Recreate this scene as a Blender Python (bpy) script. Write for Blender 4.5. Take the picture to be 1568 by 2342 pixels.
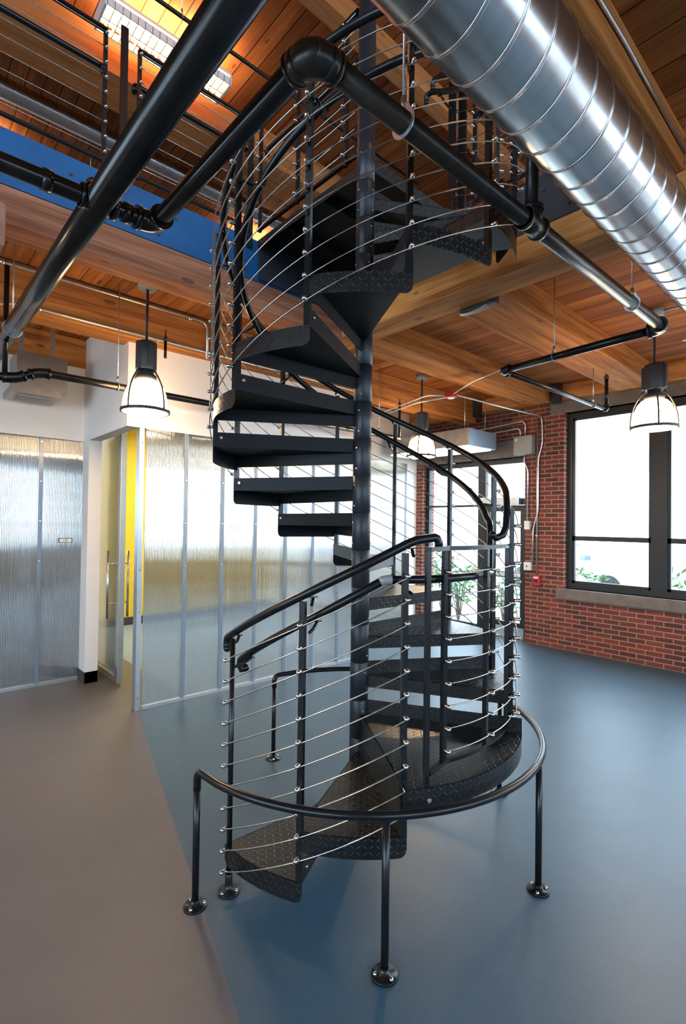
import bpy, bmesh, math, random
from mathutils import Vector, Matrix
random.seed(7)
PI = math.pi
SC = bpy.context.scene
COL = SC.collection
for o in list(bpy.data.objects):
    bpy.data.objects.remove(o)

# ---------------------------------------------------------------- camera
CAM = Vector((2.139, -2.0745, 1.7356))
def set_camera():
    al, pi, ro = math.radians(47.94), math.radians(0.8621), math.radians(0.7614)
    rt = Vector((math.cos(al), math.sin(al), 0)); fw0 = Vector((-math.sin(al), math.cos(al), 0)); up0 = Vector((0, 0, 1))
    fw = fw0 * math.cos(pi) + up0 * math.sin(pi); up = up0 * math.cos(pi) - fw0 * math.sin(pi)
    cx = rt * math.cos(ro) + up * math.sin(ro)
    cy = up * math.cos(ro) - rt * math.sin(ro)
    cz = -fw
    M = Matrix(((cx.x, cy.x, cz.x, CAM.x), (cx.y, cy.y, cz.y, CAM.y), (cx.z, cy.z, cz.z, CAM.z), (0, 0, 0, 1)))
    cd = bpy.data.cameras.new('camera'); co = bpy.data.objects.new('camera', cd); COL.objects.link(co)
    co.matrix_world = M
    cd.sensor_fit = 'VERTICAL'; cd.sensor_height = 24; cd.sensor_width = 24 * 1568 / 2342
    cd.lens = 1162.74 / 2342 * 24
    cd.shift_y = 10.13 / 2342
    cd.clip_start = 0.02; cd.clip_end = 400
    SC.camera = co
set_camera()

# ---------------------------------------------------------------- world, light, exposure
SKY = (0.60, 0.80, 1.0)
SKY_STRENGTH = 9.0
W = bpy.data.worlds.new('world'); SC.world = W; W.use_nodes = True
_bg = W.node_tree.nodes['Background']
_bg.inputs[0].default_value = (*SKY, 1); _bg.inputs[1].default_value = SKY_STRENGTH
SC.view_settings.view_transform = 'Standard'
SC.view_settings.look = 'None'
SC.view_settings.gamma = 1
SC.view_settings.use_curve_mapping = False
SC.view_settings.exposure = 0.50
SC.cycles.max_bounces = 10
SC.cycles.diffuse_bounces = 5
SC.cycles.glossy_bounces = 4
SC.cycles.transmission_bounces = 8
SC.cycles.transparent_max_bounces = 16
SC.cycles.sample_clamp_indirect = 8
SC.cycles.caustics_reflective = False
SC.cycles.caustics_refractive = False

def sun(name, energy, col, rot, ang=2):
    l = bpy.data.lights.new(name, 'SUN'); l.energy = energy; l.color = col; l.angle = math.radians(ang)
    o = bpy.data.objects.new(name, l); COL.objects.link(o); o.rotation_euler = rot
    return o
def portal(name, loc, size, rot):
    l = bpy.data.lights.new(name, 'AREA'); l.shape = 'RECTANGLE'; l.size = size[0]; l.size_y = size[1]
    l.energy = 1
    l.cycles.is_portal = True
    o = bpy.data.objects.new(name, l); COL.objects.link(o); o.location = loc; o.rotation_euler = rot
    return o
# sun high behind the building: it lights the yard and facade, never this room's floor
sun('sun', 5.0, (1, 0.96, 0.9), (math.radians(42), math.radians(-10), 0))

# ---------------------------------------------------------------- materials
MATS = {}
def newmat(name):
    m = bpy.data.materials.new(name); m.use_nodes = True
    nt = m.node_tree; nt.nodes.clear()
    out = nt.nodes.new('ShaderNodeOutputMaterial'); p = nt.nodes.new('ShaderNodeBsdfPrincipled')
    nt.links.new(p.outputs[0], out.inputs[0])
    MATS[name] = m
    return m, nt, p, out
def N(nt, typ, **kw):
    n = nt.nodes.new(typ)
    for k, v in kw.items():
        if k in ('operation', 'blend_type', 'data_type', 'wave_type', 'bands_direction', 'feature', 'distance', 'noise_dimensions', 'wave_profile', 'vector_type') :
            setattr(n, k, v)
        else:
            n.inputs[k].default_value = v
    return n
def mix(nt, fac, a, b):
    n = nt.nodes.new('ShaderNodeMix'); n.data_type = 'RGBA'
    for i, v in ((0, fac), (6, a), (7, b)):
        if hasattr(v, 'is_linked') or isinstance(v, bpy.types.NodeSocket): nt.links.new(v, n.inputs[i])
        else: n.inputs[i].default_value = v if i == 0 else (*v, 1)
    return n.outputs[2]
def M_(nt, op, a, b=0.0, c=None):
    n = nt.nodes.new('ShaderNodeMath'); n.operation = op
    for i, v in enumerate((a, b) if c is None else (a, b, c)):
        if isinstance(v, bpy.types.NodeSocket): nt.links.new(v, n.inputs[i])
        else: n.inputs[i].default_value = v
    return n.outputs[0]
def ramp(nt, fac, stops):
    n = nt.nodes.new('ShaderNodeValToRGB'); nt.links.new(fac, n.inputs[0])
    e = n.color_ramp.elements
    while len(e) < len(stops): e.new(0.5)
    for el, (p, c) in zip(e, stops): el.position = p; el.color = (*c, 1)
    return n.outputs[0]
def coords(nt, kind='Object', scale=(1, 1, 1), rot=(0, 0, 0)):
    if kind == 'World':
        t = nt.nodes.new('ShaderNodeNewGeometry').outputs['Position']
    else:
        t = nt.nodes.new('ShaderNodeTexCoord').outputs[kind]
    mp = nt.nodes.new('ShaderNodeMapping'); mp.inputs['Scale'].default_value = scale; mp.inputs['Rotation'].default_value = rot
    nt.links.new(t, mp.inputs[0]); return mp.outputs[0]
def noise(nt, vec, scale, detail=4, rough=0.55, dist=0.0):
    n = nt.nodes.new('ShaderNodeTexNoise'); nt.links.new(vec, n.inputs['Vector'])
    n.inputs['Scale'].default_value = scale; n.inputs['Detail'].default_value = detail
    n.inputs['Roughness'].default_value = rough; n.inputs['Distortion'].default_value = dist
    return n.outputs[0]
def bump(nt, p, h, strength, dist=0.01):
    b = nt.nodes.new('ShaderNodeBump'); b.inputs['Strength'].default_value = strength; b.inputs['Distance'].default_value = dist
    nt.links.new(h, b.inputs['Height']); nt.links.new(b.outputs[0], p.inputs['Normal']); return b

def simple(name, col, rough=0.5, metal=0.0, bumps=None, spec=0.5, var=0.0, vscale=6):
    m, nt, p, out = newmat(name)
    p.inputs['Roughness'].default_value = rough; p.inputs['Metallic'].default_value = metal
    p.inputs['Specular IOR Level'].default_value = spec
    v = coords(nt)
    f = noise(nt, v, vscale, 5)
    lo = tuple(max(0, c * (1 - var)) for c in col); hi = tuple(min(1, c * (1 + var)) for c in col)
    c = ramp(nt, f, ((0.3, lo), (0.7, hi)))
    nt.links.new(c, p.inputs['Base Color'])
    if bumps: bump(nt, p, noise(nt, v, bumps[0], 3), bumps[1], 0.002)
    return m
simple('black_paint', (0.007, 0.008, 0.009), 0.45, 0.0, (260, 0.12), 0.15, 0.12, 3)
simple('rail_black', (0.006, 0.007, 0.008), 0.27, 0.0, None, 0.32, 0.1, 4)
simple('pole_blue', (0.012, 0.015, 0.020), 0.36, 0.0, (300, 0.12), 0.35, 0.1, 4)
simple('pipe_black', (0.006, 0.006, 0.0058), 0.20, 0.0, (60, 0.05), 0.32, 0.5, 14)
simple('pipe_brown', (0.012, 0.010, 0.008), 0.30, 0.0, (120, 0.18), 0.34, 0.5, 30)
simple('channel_blue_lit', (0.006, 0.072, 0.20), 0.40, 0.0, (30, 0.1), 0.25, 0.12, 5)  # blue daylight on the left channel, put into its base colour
simple('channel_dark', (0.016, 0.019, 0.024), 0.42, 0.0, (60, 0.2), 0.5, 0.3, 4)
simple('stainless', (0.62, 0.60, 0.57), 0.22, 1.0, None, 0.5, 0.06, 30)
simple('cable_steel', (0.50, 0.46, 0.42), 0.27, 1.0, None, 0.5, 0.1, 60)
simple('zinc', (0.55, 0.56, 0.57), 0.34, 0.9, None, 0.5, 0.12, 40)
simple('conduit', (0.62, 0.62, 0.60), 0.36, 0.85, None, 0.5, 0.08, 20)
simple('housing', (0.030, 0.036, 0.042), 0.42, 0.1, None, 0.5, 0.1, 8)
simple('cage_metal', (0.03, 0.028, 0.025), 0.45, 0.2, None, 0.5, 0.1, 8)
simple('white_wall', (0.90, 0.865, 0.82), 0.75, 0.0, (90, 0.05), 0.3, 0.02, 2)
simple('trim_dark', (0.045, 0.047, 0.05), 0.55, 0.0, None, 0.4, 0.1)
simple('frame_black', (0.014, 0.017, 0.018), 0.40, 0.0, None, 0.5, 0.1)
simple('concrete', (0.185, 0.160, 0.140), 0.85, 0.0, (40, 0.4), 0.3, 0.18, 8)
simple('yellow_wall', (0.83, 0.62, 0.04), 0.6, 0.0, None, 0.3, 0.03)
simple('plain_floor', (0.30, 0.25, 0.18), 0.5, 0.0, None, 0.4, 0.05)
simple('galvanized_box', (0.36, 0.35, 0.33), 0.34, 0.92, (30, 0.1), 0.5, 0.12, 8)
simple('grey_box', (0.30, 0.315, 0.30), 0.5, 0.2, None, 0.5, 0.05)
simple('white_plastic', (0.78, 0.78, 0.76), 0.45, 0.0)
simple('red_plastic', (0.50, 0.02, 0.025), 0.4, 0.0)
simple('unit_blue', (0.30, 0.36, 0.42), 0.35, 0.6, None, 0.5, 0.05)
simple('alu', (0.66, 0.68, 0.70), 0.30, 0.9, None, 0.5, 0.06, 12)
simple('corbel_wood', (0.42, 0.22, 0.15), 0.7, 0.0, (30, 0.3), 0.3, 0.2, 9)
simple('asphalt', (0.42, 0.42, 0.41), 0.9, 0.0, None, 0.2, 0.1, 2)
simple('facade_white', (0.85, 0.84, 0.80), 0.8, 0.0, None, 0.2, 0.03, 0.5)
simple('facade_glass', (0.16, 0.22, 0.24), 0.15, 0.0, None, 0.7, 0.1, 0.5)
simple('car_white', (0.78, 0.79, 0.80), 0.2, 0.0, None, 0.6, 0.02)
simple('car_dark', (0.10, 0.12, 0.14), 0.2, 0.0, None, 0.6, 0.02)
simple('car_glass', (0.05, 0.10, 0.14), 0.08, 0.0, None, 0.8, 0.02)
simple('tyre', (0.02, 0.02, 0.02), 0.8)
simple('leaf', (0.10, 0.22, 0.07), 0.5, 0.0, None, 0.4, 0.35, 12)
simple('twig', (0.10, 0.07, 0.04), 0.8)
simple('tail_lamp', (0.6, 0.03, 0.03), 0.3)
simple('sign_black', (0.01, 0.01, 0.01), 0.5)

# wood: grain along an axis; optional planks
def wood(name, light, dark, axis, plank=None, gscale=1.0, rough=0.6, knots=True):
    m, nt, p, out = newmat(name)
    p.inputs['Roughness'].default_value = 0.75; p.inputs['Specular IOR Level'].default_value = 0.12
    geo = nt.nodes.new('ShaderNodeNewGeometry').outputs['Position']
    sep = nt.nodes.new('ShaderNodeSeparateXYZ'); nt.links.new(geo, sep.inputs[0])
    X, Y, Z = sep.outputs
    along, across = (X, Y) if axis == 'X' else (Y, X)
    hval = None
    if plank:
        q = M_(nt, 'DIVIDE', M_(nt, 'ADD', across, 50.0 + plank[1]), plank[0])
        idx = M_(nt, 'FLOOR', q); fr = M_(nt, 'FRACT', q)
        wn = nt.nodes.new('ShaderNodeTexWhiteNoise'); wn.noise_dimensions = '1D'; nt.links.new(idx, wn.inputs['W'])
        rnd = wn.outputs['Value']
        along2 = M_(nt, 'ADD', along, M_(nt, 'MULTIPLY', rnd, 37.0))
        d = M_(nt, 'ABSOLUTE', M_(nt, 'SUBTRACT', fr, 0.5))
        gap = M_(nt, 'GREATER_THAN', d, 0.5 - plank[2] / plank[0])
    else:
        along2 = along; rnd = None
    cb = nt.nodes.new('ShaderNodeCombineXYZ')
    nt.links.new(M_(nt, 'MULTIPLY', along2, 0.55 * gscale), cb.inputs[0])
    nt.links.new(M_(nt, 'MULTIPLY', across, 9.0 * gscale), cb.inputs[1])
    nt.links.new(M_(nt, 'MULTIPLY', Z, 9.0 * gscale), cb.inputs[2])
    n1 = noise(nt, cb.outputs[0], 1.0, 6, 0.62, 0.9)
    cb2 = nt.nodes.new('ShaderNodeCombineXYZ')
    nt.links.new(M_(nt, 'MULTIPLY', along2, 2.2 * gscale), cb2.inputs[0])
    nt.links.new(M_(nt, 'MULTIPLY', across, 90.0 * gscale), cb2.inputs[1])
    nt.links.new(M_(nt, 'MULTIPLY', Z, 90.0 * gscale), cb2.inputs[2])
    n2 = noise(nt, cb2.outputs[0], 1.0, 3, 0.6, 0.3)
    f = M_(nt, 'ADD', M_(nt, 'MULTIPLY', n1, 0.68), M_(nt, 'MULTIPLY', n2, 0.32))
    c = ramp(nt, f, ((0.38, dark), (0.50, tuple((a + b) / 2 for a, b in zip(light, dark))), (0.62, light)))
    if knots:
        cb3 = nt.nodes.new('ShaderNodeCombineXYZ')
        nt.links.new(M_(nt, 'MULTIPLY', along2, 1.5), cb3.inputs[0])
        nt.links.new(M_(nt, 'MULTIPLY', across, 4.2), cb3.inputs[1]); nt.links.new(M_(nt, 'MULTIPLY', Z, 4.2), cb3.inputs[2])
        vo = nt.nodes.new('ShaderNodeTexVoronoi'); nt.links.new(cb3.outputs[0], vo.inputs['Vector']); vo.inputs['Scale'].default_value = 1.0
        k = M_(nt, 'LESS_THAN', vo.outputs['Distance'], 0.075)
        c = mix(nt, M_(nt, 'MULTIPLY', k, 0.55), c, tuple(x * 0.35 for x in dark))
    if plank:
        c2 = mix(nt, M_(nt, 'MULTIPLY', rnd, 0.55), c, tuple(x * 0.62 for x in dark))
        c = mix(nt, M_(nt, 'MULTIPLY', gap, 0.9), c2, (0.012, 0.007, 0.004))
        bump(nt, p, M_(nt, 'SUBTRACT', f, gap), 0.35, 0.004)
    else:
        bump(nt, p, f, 0.35, 0.004)
    nt.links.new(c, p.inputs['Base Color'])
    return m
wood('timber_x', (0.66, 0.30, 0.095), (0.27, 0.092, 0.025), 'X')
wood('timber_y', (0.58, 0.235, 0.065), (0.22, 0.072, 0.020), 'Y')
wood('timber_pink', (0.47, 0.205, 0.115), (0.19, 0.072, 0.040), 'Y')
wood('deck', (0.50, 0.185, 0.052), (0.20, 0.060, 0.016), 'X', (0.184, 0.042, 0.0035))
wood('roof_boards', (0.44, 0.15, 0.045), (0.22, 0.065, 0.018), 'X', (0.184, 0.0, 0.006))
wood('roof_beam', (0.60, 0.24, 0.08), (0.36, 0.13, 0.04), 'Y')

# brick
def brickmat():
    m, nt, p, out = newmat('brick')
    p.inputs['Roughness'].default_value = 0.85; p.inputs['Specular IOR Level'].default_value = 0.25
    geo = nt.nodes.new('ShaderNodeNewGeometry')
    sep = nt.nodes.new('ShaderNodeSeparateXYZ'); nt.links.new(geo.outputs['Position'], sep.inputs[0])
    X, Y, Z = sep.outputs
    cb = nt.nodes.new('ShaderNodeCombineXYZ')
    nt.links.new(M_(nt, 'ADD', X, Y), cb.inputs[0]); nt.links.new(Z, cb.inputs[1])
    wob = noise(nt, coords(nt, 'World'), 5, 2)
    nt.links.new(M_(nt, 'MULTIPLY', wob, 0.02), cb.inputs[2])
    b = nt.nodes.new('ShaderNodeTexBrick'); nt.links.new(cb.outputs[0], b.inputs['Vector'])
    b.inputs['Scale'].default_value = 1.0; b.inputs['Brick Width'].default_value = 0.205; b.inputs['Row Height'].default_value = 0.0645
    b.inputs['Mortar Size'].default_value = 0.0075; b.inputs['Mortar Smooth'].default_value = 0.3; b.inputs['Bias'].default_value = -0.1
    b.offset = 0.5
    b.inputs['Color1'].default_value = (0.24, 0.052, 0.034, 1); b.inputs['Color2'].default_value = (0.045, 0.026, 0.026, 1)
    b.inputs['Mortar'].default_value = (0.40, 0.29, 0.22, 1)
    n = noise(nt, coords(nt, 'World'), 14, 5)
    c = mix(nt, M_(nt, 'MULTIPLY', n, 0.45), b.outputs['Color'], (0.16, 0.06, 0.045))
    nt.links.new(c, p.inputs['Base Color'])
    h = M_(nt, 'SUBTRACT', M_(nt, 'MULTIPLY', noise(nt, coords(nt, 'World'), 60, 3), 0.4), b.outputs['Fac'])
    bump(nt, p, h, 0.7, 0.006)
brickmat()

# floor linoleum in two colours
def lino(name, a, b, rough):
    m, nt, p, out = newmat(name)
    v = coords(nt, 'World')
    n1 = noise(nt, v, 2.2, 5, 0.6, 0.6); n2 = noise(nt, v, 55, 4, 0.7)
    f = M_(nt, 'ADD', M_(nt, 'MULTIPLY', n1, 0.5), M_(nt, 'MULTIPLY', n2, 0.5))
    nt.links.new(ramp(nt, f, ((0.35, a), (0.65, b))), p.inputs['Base Color'])
    p.inputs['Specular IOR Level'].default_value = 0.38
    r = M_(nt, 'ADD', rough - 0.05, M_(nt, 'MULTIPLY', n2, 0.12))
    nt.links.new(r, p.inputs['Roughness'])
    bump(nt, p, noise(nt, v, 190, 3, 0.7), 0.18, 0.001)
lino('lino_blue', (0.034, 0.074, 0.112), (0.047, 0.096, 0.140), 0.40)
lino('lino_upper', (0.26, 0.33, 0.39), (0.30, 0.37, 0.43), 0.4)
lino('lino_warm', (0.108, 0.100, 0.101), (0.130, 0.119, 0.120), 0.46)
lino('lino_pale', (0.22, 0.30, 0.37), (0.25, 0.33, 0.40), 0.45)

# diamond plate: raised lozenges laid out on the UV map (metres)
def diamond():
    m, nt, p, out = newmat('diamond_plate')
    p.inputs['Roughness'].default_value = 0.32; p.inputs['Specular IOR Level'].default_value = 0.42
    p.inputs['Base Color'].default_value = (0.007, 0.0075, 0.008, 1)
    uv = nt.nodes.new('ShaderNodeTexCoord').outputs['UV']
    sep = nt.nodes.new('ShaderNodeSeparateXYZ'); nt.links.new(uv, sep.inputs[0])
    pitch = 0.027
    u = M_(nt, 'DIVIDE', M_(nt, 'ADD', sep.outputs[0], 20.0), pitch); v = M_(nt, 'DIVIDE', M_(nt, 'ADD', sep.outputs[1], 20.0), pitch)
    iu = M_(nt, 'FLOOR', u); iv = M_(nt, 'FLOOR', v)
    fu = M_(nt, 'SUBTRACT', M_(nt, 'FRACT', u), 0.5); fv = M_(nt, 'SUBTRACT', M_(nt, 'FRACT', v), 0.5)
    par = M_(nt, 'SUBTRACT', M_(nt, 'MULTIPLY', M_(nt, 'MODULO', M_(nt, 'ADD', iu, iv), 2.0), 2.0), 1.0)  # -1 / +1
    c = math.cos(PI / 4)
    # long axis at +-45 degrees
    a = M_(nt, 'ADD', M_(nt, 'MULTIPLY', fu, c), M_(nt, 'MULTIPLY', M_(nt, 'MULTIPLY', fv, c), par))
    b = M_(nt, 'SUBTRACT', M_(nt, 'MULTIPLY', fv, c), M_(nt, 'MULTIPLY', M_(nt, 'MULTIPLY', fu, c), par))
    d = M_(nt, 'ADD', M_(nt, 'POWER', M_(nt, 'DIVIDE', a, 0.46), 2.0), M_(nt, 'POWER', M_(nt, 'DIVIDE', b, 0.13), 2.0))
    h = M_(nt, 'SQRT', M_(nt, 'MAXIMUM', M_(nt, 'SUBTRACT', 1.0, d), 0.0))
    bump(nt, p, h, 1.0, 0.0035)
diamond()

# galvanised spiral duct steel
def ductmat():
    m, nt, p, out = newmat('galvanized')
    p.inputs['Metallic'].default_value = 1.0
    v = coords(nt, 'World', (1.0, 14.0, 1.0))
    n = noise(nt, v, 3.0, 5, 0.6)
    nt.links.new(ramp(nt, n, ((0.3, (0.50, 0.51, 0.52)), (0.7, (0.58, 0.58, 0.58)))), p.inputs['Base Color'])
    nt.links.new(M_(nt, 'ADD', 0.23, M_(nt, 'MULTIPLY', n, 0.05)), p.inputs['Roughness'])
    p.inputs['Anisotropic'].default_value = 0.3
ductmat()

# fluted multiwall polycarbonate: part see-through, part fluted mirror
def polymat(name, clear, body, seedy=0.0):
    m, nt, p, out = newmat(name)
    nt.nodes.remove(p)
    geo = nt.nodes.new('ShaderNodeNewGeometry')
    sep = nt.nodes.new('ShaderNodeSeparateXYZ'); nt.links.new(geo.outputs['Position'], sep.inputs[0])
    s = M_(nt, 'MULTIPLY', sep.outputs[1], 2 * PI / 0.0145)
    wv = M_(nt, 'MULTIPLY', M_(nt, 'SINE', s), 0.5)
    cb = nt.nodes.new('ShaderNodeCombineXYZ'); nt.links.new(M_(nt, 'MULTIPLY', sep.outputs[1], 60.0), cb.inputs[1]); cb.inputs[2].default_value = 0.0
    nz = noise(nt, cb.outputs[0], 1.0, 3)
    h = M_(nt, 'ADD', wv, M_(nt, 'MULTIPLY', nz, 0.35))
    bp = nt.nodes.new('ShaderNodeBump'); bp.inputs['Strength'].default_value = 0.75; bp.inputs['Distance'].default_value = 0.003
    nt.links.new(h, bp.inputs['Height'])
    gl = N(nt, 'ShaderNodeBsdfGlossy'); gl.inputs['Roughness'].default_value = 0.07; gl.inputs['Color'].default_value = (0.95, 0.97, 1.0, 1)
    nt.links.new(bp.outputs[0], gl.inputs['Normal'])
    rf = N(nt, 'ShaderNodeBsdfRefraction'); rf.inputs['IOR'].default_value = 1.08; rf.inputs['Roughness'].default_value = 0.12
    rf.inputs['Color'].default_value = (*clear, 1); nt.links.new(bp.outputs[0], rf.inputs['Normal'])
    tl = N(nt, 'ShaderNodeBsdfTranslucent'); tl.inputs['Color'].default_value = (*body, 1)
    df = N(nt, 'ShaderNodeBsdfDiffuse'); df.inputs['Color'].default_value = (*body, 1)
    def ms(f, a, b):
        k = nt.nodes.new('ShaderNodeMixShader')
        if isinstance(f, bpy.types.NodeSocket): nt.links.new(f, k.inputs[0])
        else: k.inputs[0].default_value = f
        nt.links.new(a.outputs[0], k.inputs[1]); nt.links.new(b.outputs[0], k.inputs[2]); return k
    lines = M_(nt, 'GREATER_THAN', M_(nt, 'SINE', s), 0.72)
    body_ = ms(0.35, tl, df)
    tr = ms(M_(nt, 'ADD', 0.22, M_(nt, 'MULTIPLY', lines, 0.25)), rf, body_)
    fin = ms(0.38, tr, gl)
    nt.links.new(fin.outputs[0], out.inputs[0])
polymat('polycarbonate', (0.93, 0.97, 0.97), (0.50, 0.60, 0.68))

def glassmat():
    m, nt, p, out = newmat('window_glass')
    nt.nodes.remove(p)
    t = nt.nodes.new('ShaderNodeBsdfTransparent'); g = nt.nodes.new('ShaderNodeBsdfGlossy'); g.inputs['Roughness'].default_value = 0.02
    k = nt.nodes.new('ShaderNodeMixShader'); k.inputs[0].default_value = 0.05
    nt.links.new(t.outputs[0], k.inputs[1]); nt.links.new(g.outputs[0], k.inputs[2]); nt.links.new(k.outputs[0], out.inputs[0])
glassmat()

def emit(name, col, strength, body=(0.9, 0.9, 0.9)):
    m, nt, p, out = newmat(name)
    p.inputs['Base Color'].default_value = (*body, 1)
    p.inputs['Emission Color'].default_value = (*col, 1); p.inputs['Emission Strength'].default_value = strength
    p.inputs['Roughness'].default_value = 0.3
    return m
emit('lamp_glass', (1.0, 0.66, 0.33), 25.0, (0.9, 0.85, 0.75))
emit('tube_glow', (1.0, 0.72, 0.38), 9.0)
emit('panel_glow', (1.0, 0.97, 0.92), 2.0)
simple('louver', (0.80, 0.79, 0.77), 0.4, 0.0)

# ---------------------------------------------------------------- mesh builder
class B:
    def __init__(s, uv=False):
        s.bm = bmesh.new(); s.uvl = s.bm.loops.layers.uv.new('UVMap') if uv else None
    def face(s, vs, smooth=False, uvs=None):
        try: f = s.bm.faces.new(vs)
        except ValueError: return None
        f.smooth = smooth
        if uvs and s.uvl:
            for l, u in zip(f.loops, uvs): l[s.uvl].uv = u
        return f
    def quad(s, pts, uvs=None, smooth=False):
        return s.face([s.bm.verts.new(p) for p in pts], smooth, uvs)
    def box(s, a, b, bev=0.0):
        x0, y0, z0 = (min(p, q) for p, q in zip(a, b)); x1, y1, z1 = (max(p, q) for p, q in zip(a, b))
        v = [s.bm.verts.new(p) for p in ((x0, y0, z0), (x1, y0, z0), (x1, y1, z0), (x0, y1, z0), (x0, y0, z1), (x1, y0, z1), (x1, y1, z1), (x0, y1, z1))]
        fs = [s.face([v[i] for i in q]) for q in ((0, 3, 2, 1), (4, 5, 6, 7), (0, 1, 5, 4), (1, 2, 6, 5), (2, 3, 7, 6), (3, 0, 4, 7))]
        if bev:
            es = list({e for f in fs for e in f.edges})
            bmesh.ops.bevel(s.bm, geom=es, offset=bev, segments=2, affect='EDGES', profile=0.5)
        return s
    def obox(s, c, ux, uy, hx, hy, z0, z1):
        """upright box at c(x,y) with unit axes ux, uy"""
        ux = Vector((*ux, 0)); uy = Vector((*uy, 0)); c = Vector((c[0], c[1], 0))
        P = [c + ux * a * hx + uy * b * hy for a, b in ((-1, -1), (1, -1), (1, 1), (-1, 1))]
        v = [s.bm.verts.new((p.x, p.y, z)) for z in (z0, z1) for p in P]
        for q in ((0, 3, 2, 1), (4, 5, 6, 7), (0, 1, 5, 4), (1, 2, 6, 5), (2, 3, 7, 6), (3, 0, 4, 7)): s.face([v[i] for i in q])
        return s
    def tube(s, path, r, seg=10, cap=True, up=None, sq=False):
        """sweep a ring along the points; r a number or a list; sq=True gives a flat bar (r=(w,h))"""
        path = [Vector(p) for p in path]; n = len(path); rings = []
        t0 = (path[1] - path[0]).normalized()
        ref = Vector((0, 0, 1)) if up is None else Vector(up)
        if abs(t0.dot(ref)) > 0.98: ref = Vector((1, 0, 0))
        nrm = (ref - t0 * ref.dot(t0)).normalized()
        for i, p in enumerate(path):
            if i == 0: t = t0
            elif i == n - 1: t = (path[i] - path[i - 1]).normalized()
            else: t = ((path[i + 1] - path[i]).normalized() + (path[i] - path[i - 1]).normalized()).normalized()
            if up is not None: nrm = Vector(up)
            nrm = (nrm - t * nrm.dot(t)).normalized(); bi = t.cross(nrm)
            if sq:
                w, h = r; ring = [p + bi * a * w / 2 + nrm * b * h / 2 for a, b in ((-1, -1), (1, -1), (1, 1), (-1, 1))]
            else:
                rr = r[i] if isinstance(r, (list, tuple)) else r
                ring = [p + (nrm * math.cos(2 * PI * k / seg) + bi * math.sin(2 * PI * k / seg)) * rr for k in range(seg)]
            rings.append([s.bm.verts.new(q) for q in ring])
        m = len(rings[0])
        for a, b in zip(rings, rings[1:]):
            for k in range(m): s.face([a[k], a[(k + 1) % m], b[(k + 1) % m], b[k]], not sq)
        if cap: s.face(rings[0][::-1]); s.face(rings[-1])
        return s
    def lathe(s, prof, c=(0, 0, 0), seg=32, smooth=True, M=None):
        rings = []
        for r, z in prof:
            ring = []
            for k in range(seg):
                p = Vector((r * math.cos(2 * PI * k / seg), r * math.sin(2 * PI * k / seg), z))
                if M is not None: p = M @ p
                ring.append(s.bm.verts.new(p + Vector(c)))
            rings.append(ring)
        for a, b in zip(rings, rings[1:]):
            for k in range(seg): s.face([a[k], a[(k + 1) % seg], b[(k + 1) % seg], b[k]], smooth)
        if prof[0][0] > 1e-4: s.face(rings[0][::-1])
        if prof[-1][0] > 1e-4: s.face(rings[-1])
        return s
    def ball(s, c, r, seg=12):
        n = 8
        return s.lathe([(max(1e-5, r * math.sin(PI * i / n)), -r * math.cos(PI * i / n)) for i in range(n + 1)], c, seg)
    def cyl(s, a, b, r, seg=14): return s.tube([a, b], r, seg)
    def prism(s, poly, z0, z1):
        lo = [s.bm.verts.new((x, y, z0)) for x, y in poly]; hi = [s.bm.verts.new((x, y, z1)) for x, y in poly]; n = len(poly)
        s.face(lo[::-1]); s.face(hi)
        for i in range(n): s.face([lo[i], lo[(i + 1) % n], hi[(i + 1) % n], hi[i]])
        return s
    def make(s, name, mat, parent=None, loc=None, normals=True, **tags):
        if normals: bmesh.ops.recalc_face_normals(s.bm, faces=s.bm.faces)
        me = bpy.data.meshes.new(name); 
        org = Vector(loc) if loc is not None else (WL(parent) if parent else Vector((0, 0, 0)))
        if org.length: bmesh.ops.translate(s.bm, verts=s.bm.verts, vec=-org)
        s.bm.to_mesh(me); s.bm.free()
        me.materials.append(MATS[mat])
        o = bpy.data.objects.new(name, me); COL.objects.link(o)
        if parent: o.parent = parent; o.location = org - WL(parent)
        else: o.location = org
        for k, v in tags.items(): o[k] = v
        return o
def WL(o):
    p = Vector((0, 0, 0))
    while o is not None: p += o.location; o = o.parent
    return p
def thing(name, loc, label, category, group=None):
    o = bpy.data.objects.new(name, None); COL.objects.link(o); o.location = loc
    o.empty_display_size = 0.1
    o['label'] = label; o['category'] = category
    if group: o['group'] = group
    return o
def struct(name, b, mat): return b.make(name, mat, kind='structure')
def copy_tree(root, loc, label=None, rz=None):
    r = root.copy(); COL.objects.link(r); r.location = loc
    if rz is not None: r.rotation_euler = (0, 0, rz)
    if label: r['label'] = label
    def rec(src, dst):
        for ch in list(src.children):
            c = ch.copy(); COL.objects.link(c); c.parent = dst; rec(ch, c)
    rec(root, r)
    return r
def arc(c, r, a0, a1, z0, z1=None, n=None):
    if z1 is None: z1 = z0
    n = n or max(2, int(abs(a1 - a0) / 5))
    return [(c[0] + r * math.cos(math.radians(a0 + (a1 - a0) * i / n)), c[1] + r * math.sin(math.radians(a0 + (a1 - a0) * i / n)), z0 + (z1 - z0) * i / n) for i in range(n + 1)]
def bend(pts, r, n=6):
    """round the corners of a polyline"""
    pts = [Vector(p) for p in pts]; out = [pts[0]]
    for a, b, c in zip(pts, pts[1:], pts[2:]):
        d1 = (a - b); d2 = (c - b); k = min(r, d1.length * 0.49, d2.length * 0.49)
        p, q = b + d1.normalized() * k, b + d2.normalized() * k
        for i in range(n + 1):
            t = i / n; out.append(p * (1 - t) ** 2 + b * 2 * t * (1 - t) + q * t * t)
    out.append(pts[-1]); return out

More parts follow.
